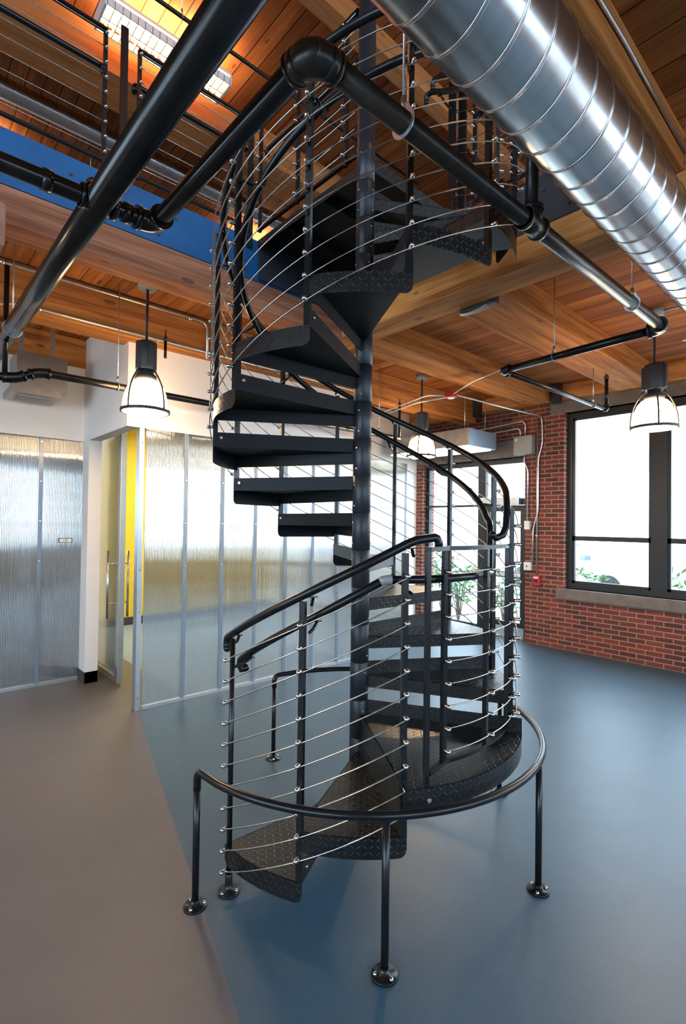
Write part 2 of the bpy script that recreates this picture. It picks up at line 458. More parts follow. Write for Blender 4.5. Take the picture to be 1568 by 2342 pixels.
# ================================================================ SETTING
YB = 5.10       # brick wall plane
RZ = 7.20       # roof underside
DK = 3.72       # mezzanine deck underside
MF = 3.886      # mezzanine floor level

# floor in two colours, divided by the seam line
S0, S1 = Vector((-2.538, -0.333)), Vector((0.591, -1.123))
sd = (S1 - S0)
def seam(x): return S0.y + (x - S0.x) * sd.y / sd.x
b = B(); b.quad([(-2.62, seam(-2.62), 0), (7, seam(7), 0), (7, YB + 0.3, 0), (-2.62, YB + 0.3, 0)]); b.quad([(-3.95, 2.5, 0), (-2.62, 2.5, 0), (-2.62, YB + .3, 0), (-3.95, YB + 0.3, 0)])
struct('floor', b, 'lino_blue')
b = B(); b.quad([(-9.5, -7, 0), (7, -7, 0), (7, seam(7), 0), (-2.62, seam(-2.62), 0), (-2.62, -0.3, 0), (-9.5, -0.3, 0)]); b.quad([(-9.5, -.3, 0), (-2.62, -.3, 0), (-2.62, 0.2, 0), (-9.5, 0.2, 0)])
struct('floor_warm', b, 'lino_warm')
b = B(); b.quad([(-9.5, .2, 0), (-2.62, .2, 0), (-2.62, 2.5, 0), (-9.5, 2.5, 0)]); b.quad([(-9.5, 2.5, 0), (-3.95, 2.5, 0), (-3.95, YB + .3, 0), (-9.5, YB + .3, 0)])
struct('floor_room', b, 'lino_pale')

# back wall, brick, pierced by openings
def pierced(name, mat, ax, pos, thick, u0, u1, z0, z1, holes, skip=()):
    """wall in plane ax=pos with rectangular holes (u0,u1,z0,z1)"""
    us = sorted({u0, u1, *[h[0] for h in holes], *[h[1] for h in holes]}); zs = sorted({z0, z1, *[h[2] for h in holes], *[h[3] for h in holes]})
    b = B()
    for a, c in zip(us, us[1:]):
        run = None
        for p, q in zip(zs, zs[1:]):
            um, zm = (a + c) / 2, (p + q) / 2
            hole = any(h[0] < um < h[1] and h[2] < zm < h[3] for h in holes)
            if not hole: run = (run[0], q) if run else (p, q)
            if (hole or q == zs[-1]) and run:
                A = (a, pos, run[0]) if ax == 'Y' else (pos, a, run[0]); C = (c, pos + thick, run[1]) if ax == 'Y' else (pos + thick, c, run[1])
                b.box(A, C); run = None
    return struct(name, b, mat)
WIN = [(-1.13, 1.22, 0.865, 3.36), (1.9, 4.2, 0.865, 3.36), (4.6, 6.7, 0.865, 3.36)]  # first one is in view; the others are added unseen for daylight
UPW = [(-0.6, 1.6, 4.7, 6.6), (2.1, 4.3, 4.7, 6.6), (4.7, 6.7, 4.7, 6.6)]  # upstairs windows out of view, added for daylight
DOOR = (-3.69, -1.71, 0.0, 2.80)
pierced('wall_back', 'brick', 'Y', YB, 0.34, -3.86, 7.0, 0, RZ + 0.2, WIN + UPW + [DOOR])
RW = [(-4.6, -1.6, 0.9, 3.3), (-1.0, 2.0, 0.9, 3.3), (2.5, 4.7, 0.9, 3.3)]  # unseen right-hand windows, added to let daylight in
RU = [(-5.4, -1.6, 4.3, 6.9), (-1.3, 2.0, 4.3, 6.9), (2.3, 4.8, 4.3, 6.9)]  # unseen upper right windows, added to light the upper floor edge
pierced('wall_right', 'brick', 'X', 7.0, 0.3, -7, YB + 0.34, 0, RZ + 0.2, RW + RU)
pierced('wall_front', 'white_wall', 'Y', -7.2, 0.2, -9.5, 7.0, 0, RZ + 0.2, [(-2.0, 5.5, 0.9, 3.2), (-1.5, 2.3, 4.3, 6.8), (2.7, 6.5, 4.3, 6.8)])  # unseen openings behind the camera, added for daylight
# outer left wall of the rooms behind the partitions
b = B(); b.box((-9.7, -7, 0), (-9.5, YB + .3, RZ + .2)); struct('wall_left', b, 'white_wall')
b = B(); b.box((-9.5, YB, 0), (-3.86, YB + 0.3, RZ + .2)); struct('wall_far', b, 'white_wall')

# left white wall over the polycarbonate (x=-3.93), jog wall, partition wall (x=-2.58)
b = B(); b.box((-4.05, -7, 2.605), (-3.93, -0.34, DK)); b.box((-4.05, -7, 0), (-3.93, -4.4, 2.605))
struct('wall_office', b, 'white_wall')
b = B(); b.box((-4.05, -0.46, 2.60), (-2.58, -0.34, DK)); b.box((-4.05, -0.46, 0), (-3.72, -0.33, 2.60))
struct('wall_jog', b, 'white_wall')
b = B(); b.box((-2.70, -0.34, 2.60), (-2.58, 2.5, DK)); b.box((-3.83, 2.38, 0), (-2.58, 2.5, DK))
b.box((-3.95, 2.38, 0), (-3.83, 2.8, DK)); b.box((-3.95, 4.84, 0), (-3.83, YB, DK)); b.box((-3.95, 2.8, 2.83), (-3.83, 4.84, DK))
struct('wall_partition', b, 'white_wall')
b = B(); b.box((-4.06, -0.47, 0), (-3.72, -0.322, 0.12)); struct('baseboard_jog', b, 'trim_dark')
b = B(); b.box((-3.83, 4.84, 0), (-3.815, YB, 0.12)); struct('baseboard_partition', b, 'trim_dark')
# rooms behind the partitions
b = B(); b.box((-6.75, -0.3, 0), (-6.6, YB - 0.01, DK - 0.002)); struct('wall_yellow', b, 'yellow_wall')
b = B(); b.box((-6.6, -0.3, 0), (-6.585, YB - 0.01, 0.13)); struct('baseboard_yellow', b, 'trim_dark')
b = B(); b.box((-9.5, -0.46, 0), (-4.05, -0.36, DK)); struct('wall_divider', b, 'white_wall')

# ceilings: mezzanine deck (x-boards) with the stair opening, roof
b = B()
DKR = (((-9.5, -7), (-1.262, YB)), ((-1.262, 0.962), (7, YB)), ((1.12, -7), (7, 0.962)), ((-1.262, -7), (1.12, -2.3)))
for A, C in DKR: b.box((*A, DK), (*C, MF - 0.006))
struct('ceiling', b, 'deck')
b = B()
for A, C in DKR: b.box((*A, MF - 0.005), (*C, MF))
struct('floor_upper', b, 'lino_upper')
b = B(); b.box((-9.5, -7, RZ), (7, YB, RZ + 0.2)); struct('ceiling_roof', b, 'roof_boards')

# windows
def window(n, u0, u1, z0, z1, ax='Y', pos=YB + 0.10, split=True, low=0.68):
    """steel double window: frame, mullion, meeting rail, sash bars"""
    def bx(b, ua, ub, za, zb, d0=0.0, d1=0.09):
        if ax == 'Y': b.box((ua, pos + d0, za), (ub, pos + d1, zb))
        else: b.box((pos + d0, ua, za), (pos + d1, ub, zb))
    fw = 0.075
    b = B()
    bx(b, u0, u1, z1 - fw, z1); bx(b, u0, u1, z0, z0 + fw); bx(b, u0, u0 + fw, z0 + fw, z1 - fw); bx(b, u1 - fw, u1, z0 + fw, z1 - fw)
    um = (u0 + u1) / 2
    fr = struct('window_%d' % n, b, 'frame_black')
    b = B(); bx(b, um - 0.09, um + 0.09, z0 + fw, z1 - fw, -0.012, 0.10); b.make('mullion', 'frame_black', fr)
    for (a, c) in ((u0 + fw, um - 0.09), (um + 0.09, u1 - fw)):
        zr = z0 + low
        s = B()
        for (p, q, r_, t_) in ((a, c, z0 + fw, z0 + fw + 0.035), (a, c, z1 - fw - 0.03, z1 - fw), (a, a + 0.035, z0 + fw, z1 - fw), (c - 0.035, c, z0 + fw, z1 - fw), (a, c, zr, zr + 0.065)):
            bx(s, p, q, r_, t_, 0.015, 0.06)
        s.make('sash', 'frame_black', fr)
        g = B(); bx(g, a + 0.02, c - 0.02, z0 + fw + 0.02, z1 - fw - 0.02, 0.034, 0.038); g.make('glass', 'window_glass', fr)
    return fr
for i, w in enumerate(WIN): window(i + 1, *w)
for i, w in enumerate(UPW): window(i + 4, *w, low=1.0)
for i, w in enumerate(RW): window(i + 7, *w, ax='X', pos=7.1)
for i, w in enumerate(RU): window(i + 10, *w, ax='X', pos=7.1, low=1.0)
window(13, -2.0, 5.5, 0.9, 3.2, ax='Y', pos=-7.15)
window(15, -1.5, 2.3, 4.3, 6.8, ax='Y', pos=-7.15, low=1.0)
window(16, 2.7, 6.5, 4.3, 6.8, ax='Y', pos=-7.15, low=1.0)
# concrete lintels and sills
b = B(); b.box((-1.33, YB - 0.012, 3.36), (1.42, YB + 0.2, 3.52)); struct('trim_1', b, 'concrete')
b = B(); b.box((-1.22, YB - 0.045, 0.722), (1.32, YB + 0.2, 0.865), 0.006); struct('trim_2', b, 'concrete')
b = B(); b.box((-3.80, YB - 0.012, 2.80), (-1.87, YB + 0.2, 3.06)); struct('trim_3', b, 'concrete')

# storefront with glass door
b = B()
y0, y1 = YB + 0.10, YB + 0.18
for (a, c, p, q) in ((-3.69, -1.71, 2.72, 2.80), (-3.69, -3.61, 0, 2.72), (-1.775, -1.71, 0, 2.72), (-2.60, -2.46, 0, 2.72), (-3.61, -2.60, 2.05, 2.085), (-3.61, -2.60, 0.0, 0.12), (-2.46, -1.775, 2.07, 2.17)):
    b.box((a, y0, p), (c, y1, q))
fr = struct('window_14', b, 'frame_black')
for (a, c, p, q) in ((-3.61, -2.60, 0.12, 2.05), (-3.61, -2.60, 2.085, 2.72), (-2.46, -1.775, 2.17, 2.72)):
    g = B(); g.box((a, y0 + 0.03, p), (c, y0 + 0.035, q)); g.make('glass', 'window_glass', fr)
b = B()
for (a, c, p, q) in ((-2.455, -2.385, 0.01, 2.065), (-1.85, -1.78, 0.01, 2.065), (-2.385, -1.85, 1.97, 2.065), (-2.385, -1.85, 0.01, 0.24), (-2.385, -1.85, 0.93, 1.02)):
    b.box((a, y0 + 0.01, p), (c, y0 + 0.06, q))
dr = struct('door_1', b, 'frame_black')
g = B(); g.box((-2.385, y0 + 0.03, 0.24), (-1.85, y0 + 0.035, 0.93)); g.box((-2.385, y0 + 0.03, 1.02), (-1.85, y0 + 0.035, 1.97)); g.make('glass', 'window_glass', dr)
g = B(); g.box((-2.40, y0 - 0.02, 0.95), (-1.83, y0 + 0.01, 1.005), 0.005); g.make('push_bar', 'alu', dr)
g = B(); g.box((-2.455, y0 - 0.003, 0.0), (-1.78, y0 + 0.01, 0.17)); g.make('kick_plate', 'alu', dr)
g = B(); g.box((-2.50, y0 - 0.10, 2.07), (-1.82, y0, 2.19), 0.01); g.make('door_operator', 'alu', dr)
bpy.context.view_layer.update()

# ================================================================ TIMBER AND STEEL
def beam(name, A, C, mat, label, cat='beam', group=None, bev=0.008):
    b = B(); b.box(A, C, bev); o = b.make(name, mat); o['label'] = label; o['category'] = cat
    if group: o['group'] = group
    return o
beam('timber_girder', (-1.38, -6.9, 3.362), (-1.172, 0.87, 3.575), 'timber_pink', 'long pinkish brown timber girder under the blue-lit steel channel on the left')
beam('timber_girder', (-1.36, 0.872, 3.368), (6.9, 1.135, 3.575), 'timber_x', 'light orange timber girder crossing right behind the spiral stair, under the dark steel channel')
beam('timber_beam', (-0.36, 1.14, 3.49), (0.10, 4.88, DK), 'timber_y', 'broad warm timber beam under the deck, running toward the big window at right')
beam('timber_beam', (-1.60, 1.14, 3.49), (-1.20, 4.88, DK), 'timber_y', 'knotty timber beam just right of the stair pole, ending at the brick pier')
beam('timber_beam', (-2.72, -6.9, 3.365), (-2.44, 4.88, DK - 0.002), 'timber_y', 'dark timber beam on top of the white wall above the translucent panels')
beam('timber_beam', (-4.25, -6.9, 3.41), (-3.90, 4.88, DK - 0.002), 'timber_y', 'dark timber beam along the top of the far left white wall, behind the air unit')
beam('timber_beam', (-4.0, 4.88, 3.52), (6.9, 5.098, DK - 0.002), 'timber_x', 'timber wall plate on top of the brick wall above door and window')
beam('timber_corbel', (-1.17, -2.05, 3.17), (-1.03, -1.63, 3.40), 'corbel_wood', 'pinkish timber block projecting from the girder at the left edge of the photo', 'timber block')
beam('timber_girder', (1.10, -6.9, 3.53), (1.40, 0.86, DK), 'timber_y', 'orange timber beam directly above the big round duct at upper right')
beam('timber_beam', (4.0, 1.14, 3.49), (4.4, 4.88, DK), 'timber_y', 'timber beam under the deck beyond the right edge, right of the big window')
def channel(name, A, C, ax, mat, label):
    """C-shaped steel channel, web toward the opening, bolts on the web"""
    x0, y0, z0 = A; x1, y1, z1 = C; b = B(); t = 0.012
    root = thing(name, ((x0 + x1) / 2, (y0 + y1) / 2, z0), label, 'steel channel')
    if ax == 'Y':   # runs along y, web at x1
        b.box((x1 - t, y0, z0), (x1, y1, z1)); b.box((x0, y0, z1 - t), (x1 - t, y1, z1)); b.box((x0, y0, z0), (x1 - t, y1, z0 + t))
    else:           # runs along x, web at y0
        b.box((x0, y0, z0), (x1, y0 + t, z1)); b.box((x0, y0 + t, z1 - t), (x1, y1, z1)); b.box((x0, y0 + t, z0), (x1, y1, z0 + t))
    b.make('web', mat, root)
    c = B(); n = 12
    for i in range(n):
        for zz in (z0 + 0.06, z1 - 0.10):
            s = (i + 0.5 + (0.18 if zz > z0 + .1 else 0)) / n
            if ax == 'Y':
                y = y0 + (y1 - y0) * s; c.cyl((x1 - .001, y, zz), (x1 + 0.010, y, zz), 0.011, 6)
            else:
                x = x0 + (x1 - x0) * s; c.cyl((x, y0 + .001, zz), (x, y0 - 0.010, zz), 0.011, 6)
    c.make('bolt_heads', 'channel_dark', root)
    return root
channel('steel_channel', (-1.26, -6.9, 3.576), (-1.17, 0.85, 3.886), 'Y', 'channel_blue_lit', 'bright blue-lit steel channel along the upper floor edge at left')
channel('steel_channel', (-1.17, 0.87, 3.576), (1.10, 0.96, 3.886), 'X', 'channel_dark', 'dark steel channel along the upper floor edge behind the stair')

# roof beams
beam('roof_beam', (-4.35, -6.9, 6.75), (-3.80, 5.05, RZ), 'roof_beam', 'orange roof beam high at upper left, just below the lit fluorescent fixture')
beam('roof_beam', (-1.92, -6.9, 6.95), (-1.72, 5.05, RZ), 'roof_beam', 'narrow roof beam high up behind the top of the stair')
beam('roof_beam', (2.6, -6.9, 6.75), (3.0, 5.05, RZ), 'roof_beam', 'roof beam beyond the right edge of the opening')
# small steel brackets where the beams meet the brick wall
for i, (x, lab) in enumerate(((-0.13, 'dark steel beam bracket above the big window behind the right pendant lamp'), (-1.40, 'dark steel beam bracket on the brick pier beside the conduits'), (-2.58, 'dark steel beam bracket above the door, left of the brick pier'))):
    xx = x + (0.24 if i < 2 else 0.15); b = B(); b.box((xx - 0.012, 4.78, 3.45), (xx + 0.10, 4.875, DK - 0.004)); b.box((xx - 0.012, 4.875, 3.45), (xx + 0.10, 4.879, 3.66))
    o = b.make('beam_bracket', 'channel_dark'); o['label'] = lab; o['category'] = 'bracket'

# ================================================================ POLYCARBONATE PARTITION
def poly_panel(x, y0, y1, z1, label, group, face=1, z0=0.0):
    """one fluted sheet with bottom rail and screws; facing +x"""
    t = thing('polycarbonate_panel', (x, (y0 + y1) / 2, z0), label, 'translucent panel', group)
    b = B(); b.box((x - 0.012, y0 + 0.004, z0 + 0.012), (x, y1 - 0.004, z1)); b.make('sheet', 'polycarbonate', t)
    b = B(); b.box((x - 0.014, y0 + 0.002, z0 + 0.001), (x + 0.006, y1 - 0.002, z0 + 0.035)); b.make('bottom_rail', 'alu', t)
    b = B(); b.box((x - 0.004, y1 - 0.022, z0 + 0.036), (x + 0.006, y1 + 0.018, z1)); b.make('batten', 'alu_clear', t)
    for k in range(7):
        z = z0 + 0.06 + k * (z1 - z0 - 0.1) / 6; b = B(); b.cyl((x + 0.006, y1 - 0.002, z), (x + 0.011, y1 - 0.002, z), 0.007, 8); b.make('screw', 'stainless', t)
m, nt, p, out = newmat('alu_clear'); p.inputs['Base Color'].default_value = (0.36, 0.45, 0.56, 1); p.inputs['Roughness'].default_value = 0.25; p.inputs['Transmission Weight'].default_value = 0.5
nth = ['first', 'second', 'third', 'fourth', 'fifth', 'sixth', 'seventh', 'eighth', 'ninth']
for k in range(7):
    a = -0.285 + k * 0.398
    poly_panel(-2.58, a, min(a + 0.398, 2.49), 2.597, '%s fluted translucent sheet of the main partition, counted from the doorway corner' % nth[k], 'fluted sheets of the main partition')
lefts = [(-4.4, -3.4, 'leftmost fluted sheet of the left office wall'), (-3.4, -2.4, 'second fluted sheet of the left office wall'), (-2.4, -1.37, 'third fluted sheet of the left office wall, cut by the photo edge'), (-1.37, -0.86, 'fluted sheet of the left office wall between the two left seams'), (-0.86, -0.37, 'fluted sheet of the left office wall beside the white pillar, behind the room sign')]
for a, c, lab in lefts: poly_panel(-3.94, a, c, 2.60, lab, 'fluted sheets of the left office wall')
poly_panel(-3.835, 2.82, 3.85, 2.825, 'fluted sheet of the far wall, hidden half behind the stair pole', 'fluted sheets of the far wall')
poly_panel(-3.835, 3.85, 4.82, 2.825, 'fluted sheet of the far wall nearest the brick corner', 'fluted sheets of the far wall')
# corner post of the partition
t = thing('partition_post', (-2.58, -0.31, 0), 'aluminium corner post of the translucent partition beside the open doorway', 'post')
b = B(); b.box((-2.66, -0.345, 0), (-2.575, -0.30, 2.60), 0.003); b.make('post', 'alu', t)
for k in range(7):
    z = 0.12 + k * 0.39; b = B(); b.cyl((-2.575, -0.322, z), (-2.569, -0.322, z), 0.008, 8); b.make('screw', 'stainless', t)
# room number sign
t = thing('room_sign', (-3.93, -0.62, 1.52), 'small white room number sign 120 with black frame on the left translucent wall', 'sign')
b = B(); b.box((-3.934, -0.685, 1.495), (-3.928, -0.555, 1.545), 0.001); b.make('frame', 'sign_black', t)
b = B(); b.box((-3.928, -0.678, 1.501), (-3.9265, -0.562, 1.539)); b.make('plate', 'white_plastic', t)
def text(name, s, size, loc, rot, mat, parent, ext=0.001):
    cu = bpy.data.curves.new(name, 'FONT'); cu.body = s; cu.size = size; cu.extrude = ext; cu.align_x = 'CENTER'; cu.align_y = 'CENTER'
    tmp = bpy.data.objects.new('tmp', cu); COL.objects.link(tmp); bpy.context.view_layer.update()
    me = bpy.data.meshes.new_from_object(tmp.evaluated_get(bpy.context.evaluated_depsgraph_get())); bpy.data.objects.remove(tmp)
    me.materials.clear(); me.materials.append(MATS[mat])
    o = bpy.data.objects.new(name, me); COL.objects.link(o)
    o.parent = parent; o.location = Vector(loc) - WL(parent); o.rotation_euler = rot
    return o
text('number', '120', 0.030, (-3.926, -0.62, 1.520), (PI / 2, 0, PI / 2), 'sign_black', t)
# sliding door leaf with two bar handles
t = thing('sliding_door', (-3.7, -0.19, 0), 'half open translucent sliding door with long steel bar handles beside white pillar', 'door')
b = B(); b.box((-4.35, -0.215, 0.05), (-3.47, -0.175, 2.70)); b.make('leaf', 'polycarbonate', t)
b = B(); b.box((-3.50, -0.225, 0.03), (-3.42, -0.165, 2.75), 0.004); b.box((-4.4, -0.225, 2.68), (-3.50, -0.165, 2.75)); b.box((-4.4, -0.225, 0.03), (-3.50, -0.165, 0.09)); b.make('leaf_frame', 'alu', t)
for y, s in ((-0.30, -1), (-0.09, 1)):
    b = B(); b.cyl((-3.54, y, 0.70), (-3.54, y, 1.42), 0.013); 
    for z in (0.86, 1.28): b.cyl((-3.54, y, z), (-3.54, -0.195, z), 0.008)
    b.make('handle', 'stainless', t)
# lights added inside the rooms behind, to brighten the translucent sheets
def added_troffer(x, y, label, en):
    t = thing('added_room_light', (x, y, 3.2), label, 'light', 'added lights of the rooms behind the partition')
    b = B(); b.box((x - 0.6, y - 0.15, 3.2), (x + 0.6, y + 0.15, 3.28)); b.make('housing', 'louver', t)
    b = B(); b.box((x - 0.57, y - 0.13, 3.185), (x + 0.57, y + 0.13, 3.199)); b.make('diffuser', 'room_glow', t)
    for xx in (x - 0.5, x + 0.5):
        b = B(); b.cyl((xx, y, 3.28), (xx, y, DK), 0.004, 6); b.make('hanger', 'zinc', t)
emit('room_glow', (1.0, 0.93, 0.78), 40.0)
added_troffer(-4.9, 0.9, 'added hanging light in the yellow room behind the main partition', 1)
added_troffer(-5.4, 2.3, 'second added hanging light in the yellow room behind the main partition', 1)
added_troffer(-5.4, 3.9, 'added hanging light behind the far translucent wall', 1)

# ================================================================ SPIRAL STAIR
RR = 0.2159; SR = 0.849; LIP = 0.0756; SKIRT = 0.088
stair = thing('spiral_staircase', (0, 0, 0), 'black steel spiral staircase with diamond plate treads winding around a central pole', 'staircase')
def plate(b, name, loc):
    o = b.make(name, 'diamond_plate', stair, loc=loc, normals=False); o.data.materials.append(MATS['black_paint']); return o
def stair_part(b, name, mat, **k): return b.make(name, mat, stair, **k)
b = B(); b.lathe([(0.0515, 0.0), (0.0515, 4.98)], seg=40); b.lathe([(0.12, 0.0), (0.12, 0.012), (0.0515, 0.012)], seg=40); b.lathe([(0.056, 4.98), (0.056, 5.0), (0.0, 5.012)], seg=40)
stair_part(b, 'center_pole', 'pole_blue')
def pan(b, a0, a1, z, R=SR, r0=0.05, n=10, back=True, front=0.070, corner=0.035):
    """a bent diamond plate tread: top, front lip down, back lip up, outer skirt down"""
    t = 0.004
    def P(r, a, zz): return (r * math.cos(math.radians(a)), r * math.sin(math.radians(a)), zz)
    am = math.radians((a0 + a1) / 2)
    def uvxy(p): return (p[0] * math.cos(am) + p[1] * math.sin(am), -p[0] * math.sin(am) + p[1] * math.cos(am))
    def slab(A, Bq, C, D, off, uvs, flip=False):
        A, Bq, C, D = map(Vector, (A, Bq, C, D)); off = Vector(off)
        top = [A, Bq, C, D]; bot = [q + off for q in top]
        f1 = b.quad(top, uvs); f2 = b.quad(bot[::-1], uvs[::-1])
        (f1 if flip else f2).material_index = 1
        for i in range(4):
            j = (i + 1) % 4; b.quad([top[i], bot[i], bot[j], top[j]], [uvs[i]] * 4).material_index = 1
    # top surface
    angs = [a0 + (a1 - a0) * i / n for i in range(n + 1)]
    for i in range(n):
        q = [P(r0, angs[i], z), P(R, angs[i], z), P(R, angs[i + 1], z), P(r0, angs[i + 1], z)]
        slab(*q, (0, 0, -t), [uvxy(w) for w in q])
    # outer skirt with rounded lower corners
    m = 24; L = math.radians(a1 - a0) * R; rc = corner
    def low(s):
        d = min(s, L - s)
        return -SKIRT + (rc - math.sqrt(max(0, rc * rc - (rc - d) ** 2)) if d < rc else 0)
    ss = sorted({0, L, *[rc * i / 6 for i in range(1, 7)], *[L - rc * i / 6 for i in range(1, 7)], *[L * i / m for i in range(2, m - 1)]})
    for s0, s1 in zip(ss, ss[1:]):
        A0, A1 = a0 + math.degrees(s0 / R), a0 + math.degrees(s1 / R)
        q = [P(R, A0, z), P(R, A1, z), P(R, A1, z + low(s1)), P(R, A0, z + low(s0))]
        off = (-t * math.cos(math.radians(A0)), -t * math.sin(math.radians(A0)), 0)
        slab(*q, off, [(s0, 0), (s1, 0), (s1, low(s1)), (s0, low(s0))])
    # lips
    if front:
        q = [P(r0, a0, z), P(R, a0, z), P(R, a0, z - front), P(r0, a0, z - front)]
        off = (-t * math.sin(math.radians(a0)), t * math.cos(math.radians(a0)), 0)
        slab(*q, off, [(r0, 0), (R, 0), (R, -front), (r0, -front)])
    if back:
        q = [P(r0, a1, z), P(R, a1, z), P(R, a1, z + LIP), P(r0, a1, z + LIP)]
        off = (t * math.sin(math.radians(a1)), -t * math.cos(math.radians(a1)), 0)
        slab(*q, off, [(r0, 0), (R, 0), (R, LIP), (r0, LIP)], True)
    return b
def hub(z, parent):
    b = B(); b.lathe([(0.0516, z - 0.14), (0.0535, z - 0.138), (0.0535, z + LIP - 0.003), (0.0516, z + LIP)], seg=36)
    b.make('hub_sleeve', 'pole_blue', parent)
    b = B()
    for a in (-60, 50, 150):
        for dz in (0.02, -0.10):
            ar = math.radians(a + z * 60); c, s = math.cos(ar), math.sin(ar)
            b.cyl((0.053 * c, 0.053 * s, z + dz), (0.0570 * c, 0.0570 * s, z + dz), 0.0045, 8)
    b.make('set_screws', 'stainless', parent)
# tread k occupies angles A(k)-30 .. A(k); A(1)=-60, A(2)=-30, landing (3) -30..30, A(k)=30(k-2) for k>=3
def trail(k): return -90 + 30 * k if k < 3 else 30 * (k - 2)
TRE = {}
for k in [1, 2] + list(range(4, 18)):
    a1 = trail(k); a0 = a1 - 30 - 1.5
    b = pan(B(True), a0, a1, k * RR)
    t = plate(b, 'tread', (0, 0, k * RR)); TRE[k] = t
    hub(k * RR, t)
    b = B(); ar = math.radians(a1); c, s = math.cos(ar), math.sin(ar); tx, ty = -s, c
    for r in (SR - 0.045,):
        b.cyl((r * c - tx * 0.006, r * s - ty * 0.006, k * RR + 0.045), (r * c + tx * 0.010, r * s + ty * 0.010, k * RR + 0.045), 0.008, 8)
    b.make('tread_bolt', 'stainless', t)
# intermediate landing, level 3
b = pan(B(True), -31.5, 30, 3 * RR, R=0.895, n=20, front=0.132, corner=0.02)
ld = plate(b, 'landing', (0, 0, 3 * RR)); hub(3 * RR, ld)
b = B(); ar = math.radians(-25); b.cyl((0.893 * math.cos(ar), 0.893 * math.sin(ar), 0.60), (0.905 * math.cos(ar), 0.905 * math.sin(ar), 0.60), 0.009, 8); b.make('landing_bolt', 'stainless', ld)
# top platform, a quadrant between +y and -x, level 18
zt = 18 * RR; b = B(True)
def uvbox(b, a, c):
    x0, y0, z0 = a; x1, y1, z1 = c
    for pts, ax in (([(x0, y0, z0), (x0, y1, z0), (x1, y1, z0), (x1, y0, z0)], 2), ([(x0, y0, z1), (x1, y0, z1), (x1, y1, z1), (x0, y1, z1)], 2), ([(x0, y0, z0), (x1, y0, z0), (x1, y0, z1), (x0, y0, z1)], 1),
                    ([(x0, y1, z0), (x0, y1, z1), (x1, y1, z1), (x1, y1, z0)], 1), ([(x0, y0, z0), (x0, y0, z1), (x0, y1, z1), (x0, y1, z0)], 0), ([(x1, y0, z0), (x1, y1, z0), (x1, y1, z1), (x1, y0, z1)], 0)):
        f = b.quad(pts, [(p[(ax + 1) % 3], p[(ax + 2) % 3]) for p in pts])
        if ax == 2 and pts[0][2] == z0: f.material_index = 1
uvbox(b, (-1.165, 0.0, zt - 0.006), (0.04, 0.865, zt)); uvbox(b, (-1.165, -0.004, zt - 0.060), (0.04, 0.0, zt)); uvbox(b, (0.04, -0.004, zt - 0.075), (0.044, 0.865, zt))
for x in (-0.8, -0.4): uvbox(b, (x, 0.0, zt - 0.06), (x + 0.006, 0.86, zt - 0.006))
pf = plate(b, 'top_platform', (-.5, .4, zt)); hub(zt, pf)
b = B(); b.box((-1.16, 0.0, zt - 0.30), (-1.15, 0.86, zt - 0.007)); b.box((-1.15, 0.845, zt - 0.25), (0.03, 0.855, zt - 0.007)); b.make('hanger_plates', 'channel_dark', pf)

# posts with cable fittings
CS = 0.0985
FITC = [0]; REST = []
def fitting_bm(b, p, tdir, nrm):
    """swaged clamp: short barrel pointing outward with a ball end"""
    p = Vector(p); n = Vector(nrm); td = Vector(tdir)
    b.cyl(p, p + n * 0.030, 0.0088, 10); b.ball(p + n * 0.031, 0.0108, 10)
def post(theta, z0, z1, cables, R=SR - 0.012, w=0.025, tube=False, indiv=True, name='railing_post', parent=None, off=0.0):
    parent = parent or stair
    ar = math.radians(theta); c, s = math.cos(ar), math.sin(ar)
    P0 = (R * c, R * s)
    b = B()
    if tube: b.cyl((*P0, z0), (*P0, z1), w / 2, 14)
    else: b.obox(P0, (c, s), (-s, c), w / 2, w / 2, z0, z1)
    o = b.make(name, 'rail_black', parent, loc=(*P0, z0))
    n = Vector((c, s, 0)); td = Vector((-s, c, 0))
    for z in cables:
        p = Vector((P0[0], P0[1], z)) + n * (w / 2)
        if indiv:
            b = B(); fitting_bm(b, p - n * 0.004, td, n); b.make('cable_fitting', 'stainless', o, loc=p); FITC[0] += 1
        else: REST.append((p - n * 0.004, td, n))
    return o
for k in (0, 1, 2):
    th = -90 + 30 * k; zc = [k * RR + 0.105 + j * CS for j in range(11)]
    po = post(th - (1.1 if k else 0), 0.02 if k == 0 else k * RR + 0.002, k * RR + 1.185, zc, tube=(k == 0))
    if k == 0:
        b = B(); x, y = (SR - 0.012) * math.cos(math.radians(th)), (SR - 0.012) * math.sin(math.radians(th))
        b.lathe([(0.052, 0.0), (0.052, 0.008), (0.02, 0.012), (0.0175, 0.05), (0.0175, 0.085), (0.0125, 0.09)], (x, y, 0.0), 28); b.make('floor_flange', 'rail_black', po)
        b = B()
        for a in (40, 160, 280): b.ball((x + 0.038 * math.cos(math.radians(a)), y + 0.038 * math.sin(math.radians(a)), 0.011), 0.008, 10)
        b.make('flange_bolts', 'stainless', po)
for k in range(3, 18):
    th = 30 * (k - 2); zc = [k * RR + 0.105 + j * CS for j in range(11)]
    post(th - 1.1, k * RR + 0.002, k * RR + 1.185, zc, indiv=(k in (11, 12)))
# landing guard posts
LGZ = [0.742 + j * CS for j in range(9)]
post(-25, 0.648, 1.625, [], R=0.868, w=0.021)
for th, R_ in ((-15.5, 0.785), (6.5, 0.785), (27, 0.815)): post(th, 0.68, 1.63, LGZ, R=R_, w=0.022)
if REST:
    b = B()
    for p, td, n in REST: b.cyl(p, p + n * 0.030, 0.0088, 7); b.ball(p + n * 0.031, 0.0105, 6)
    b.make('cable_fittings', 'stainless', stair, kind='stuff')
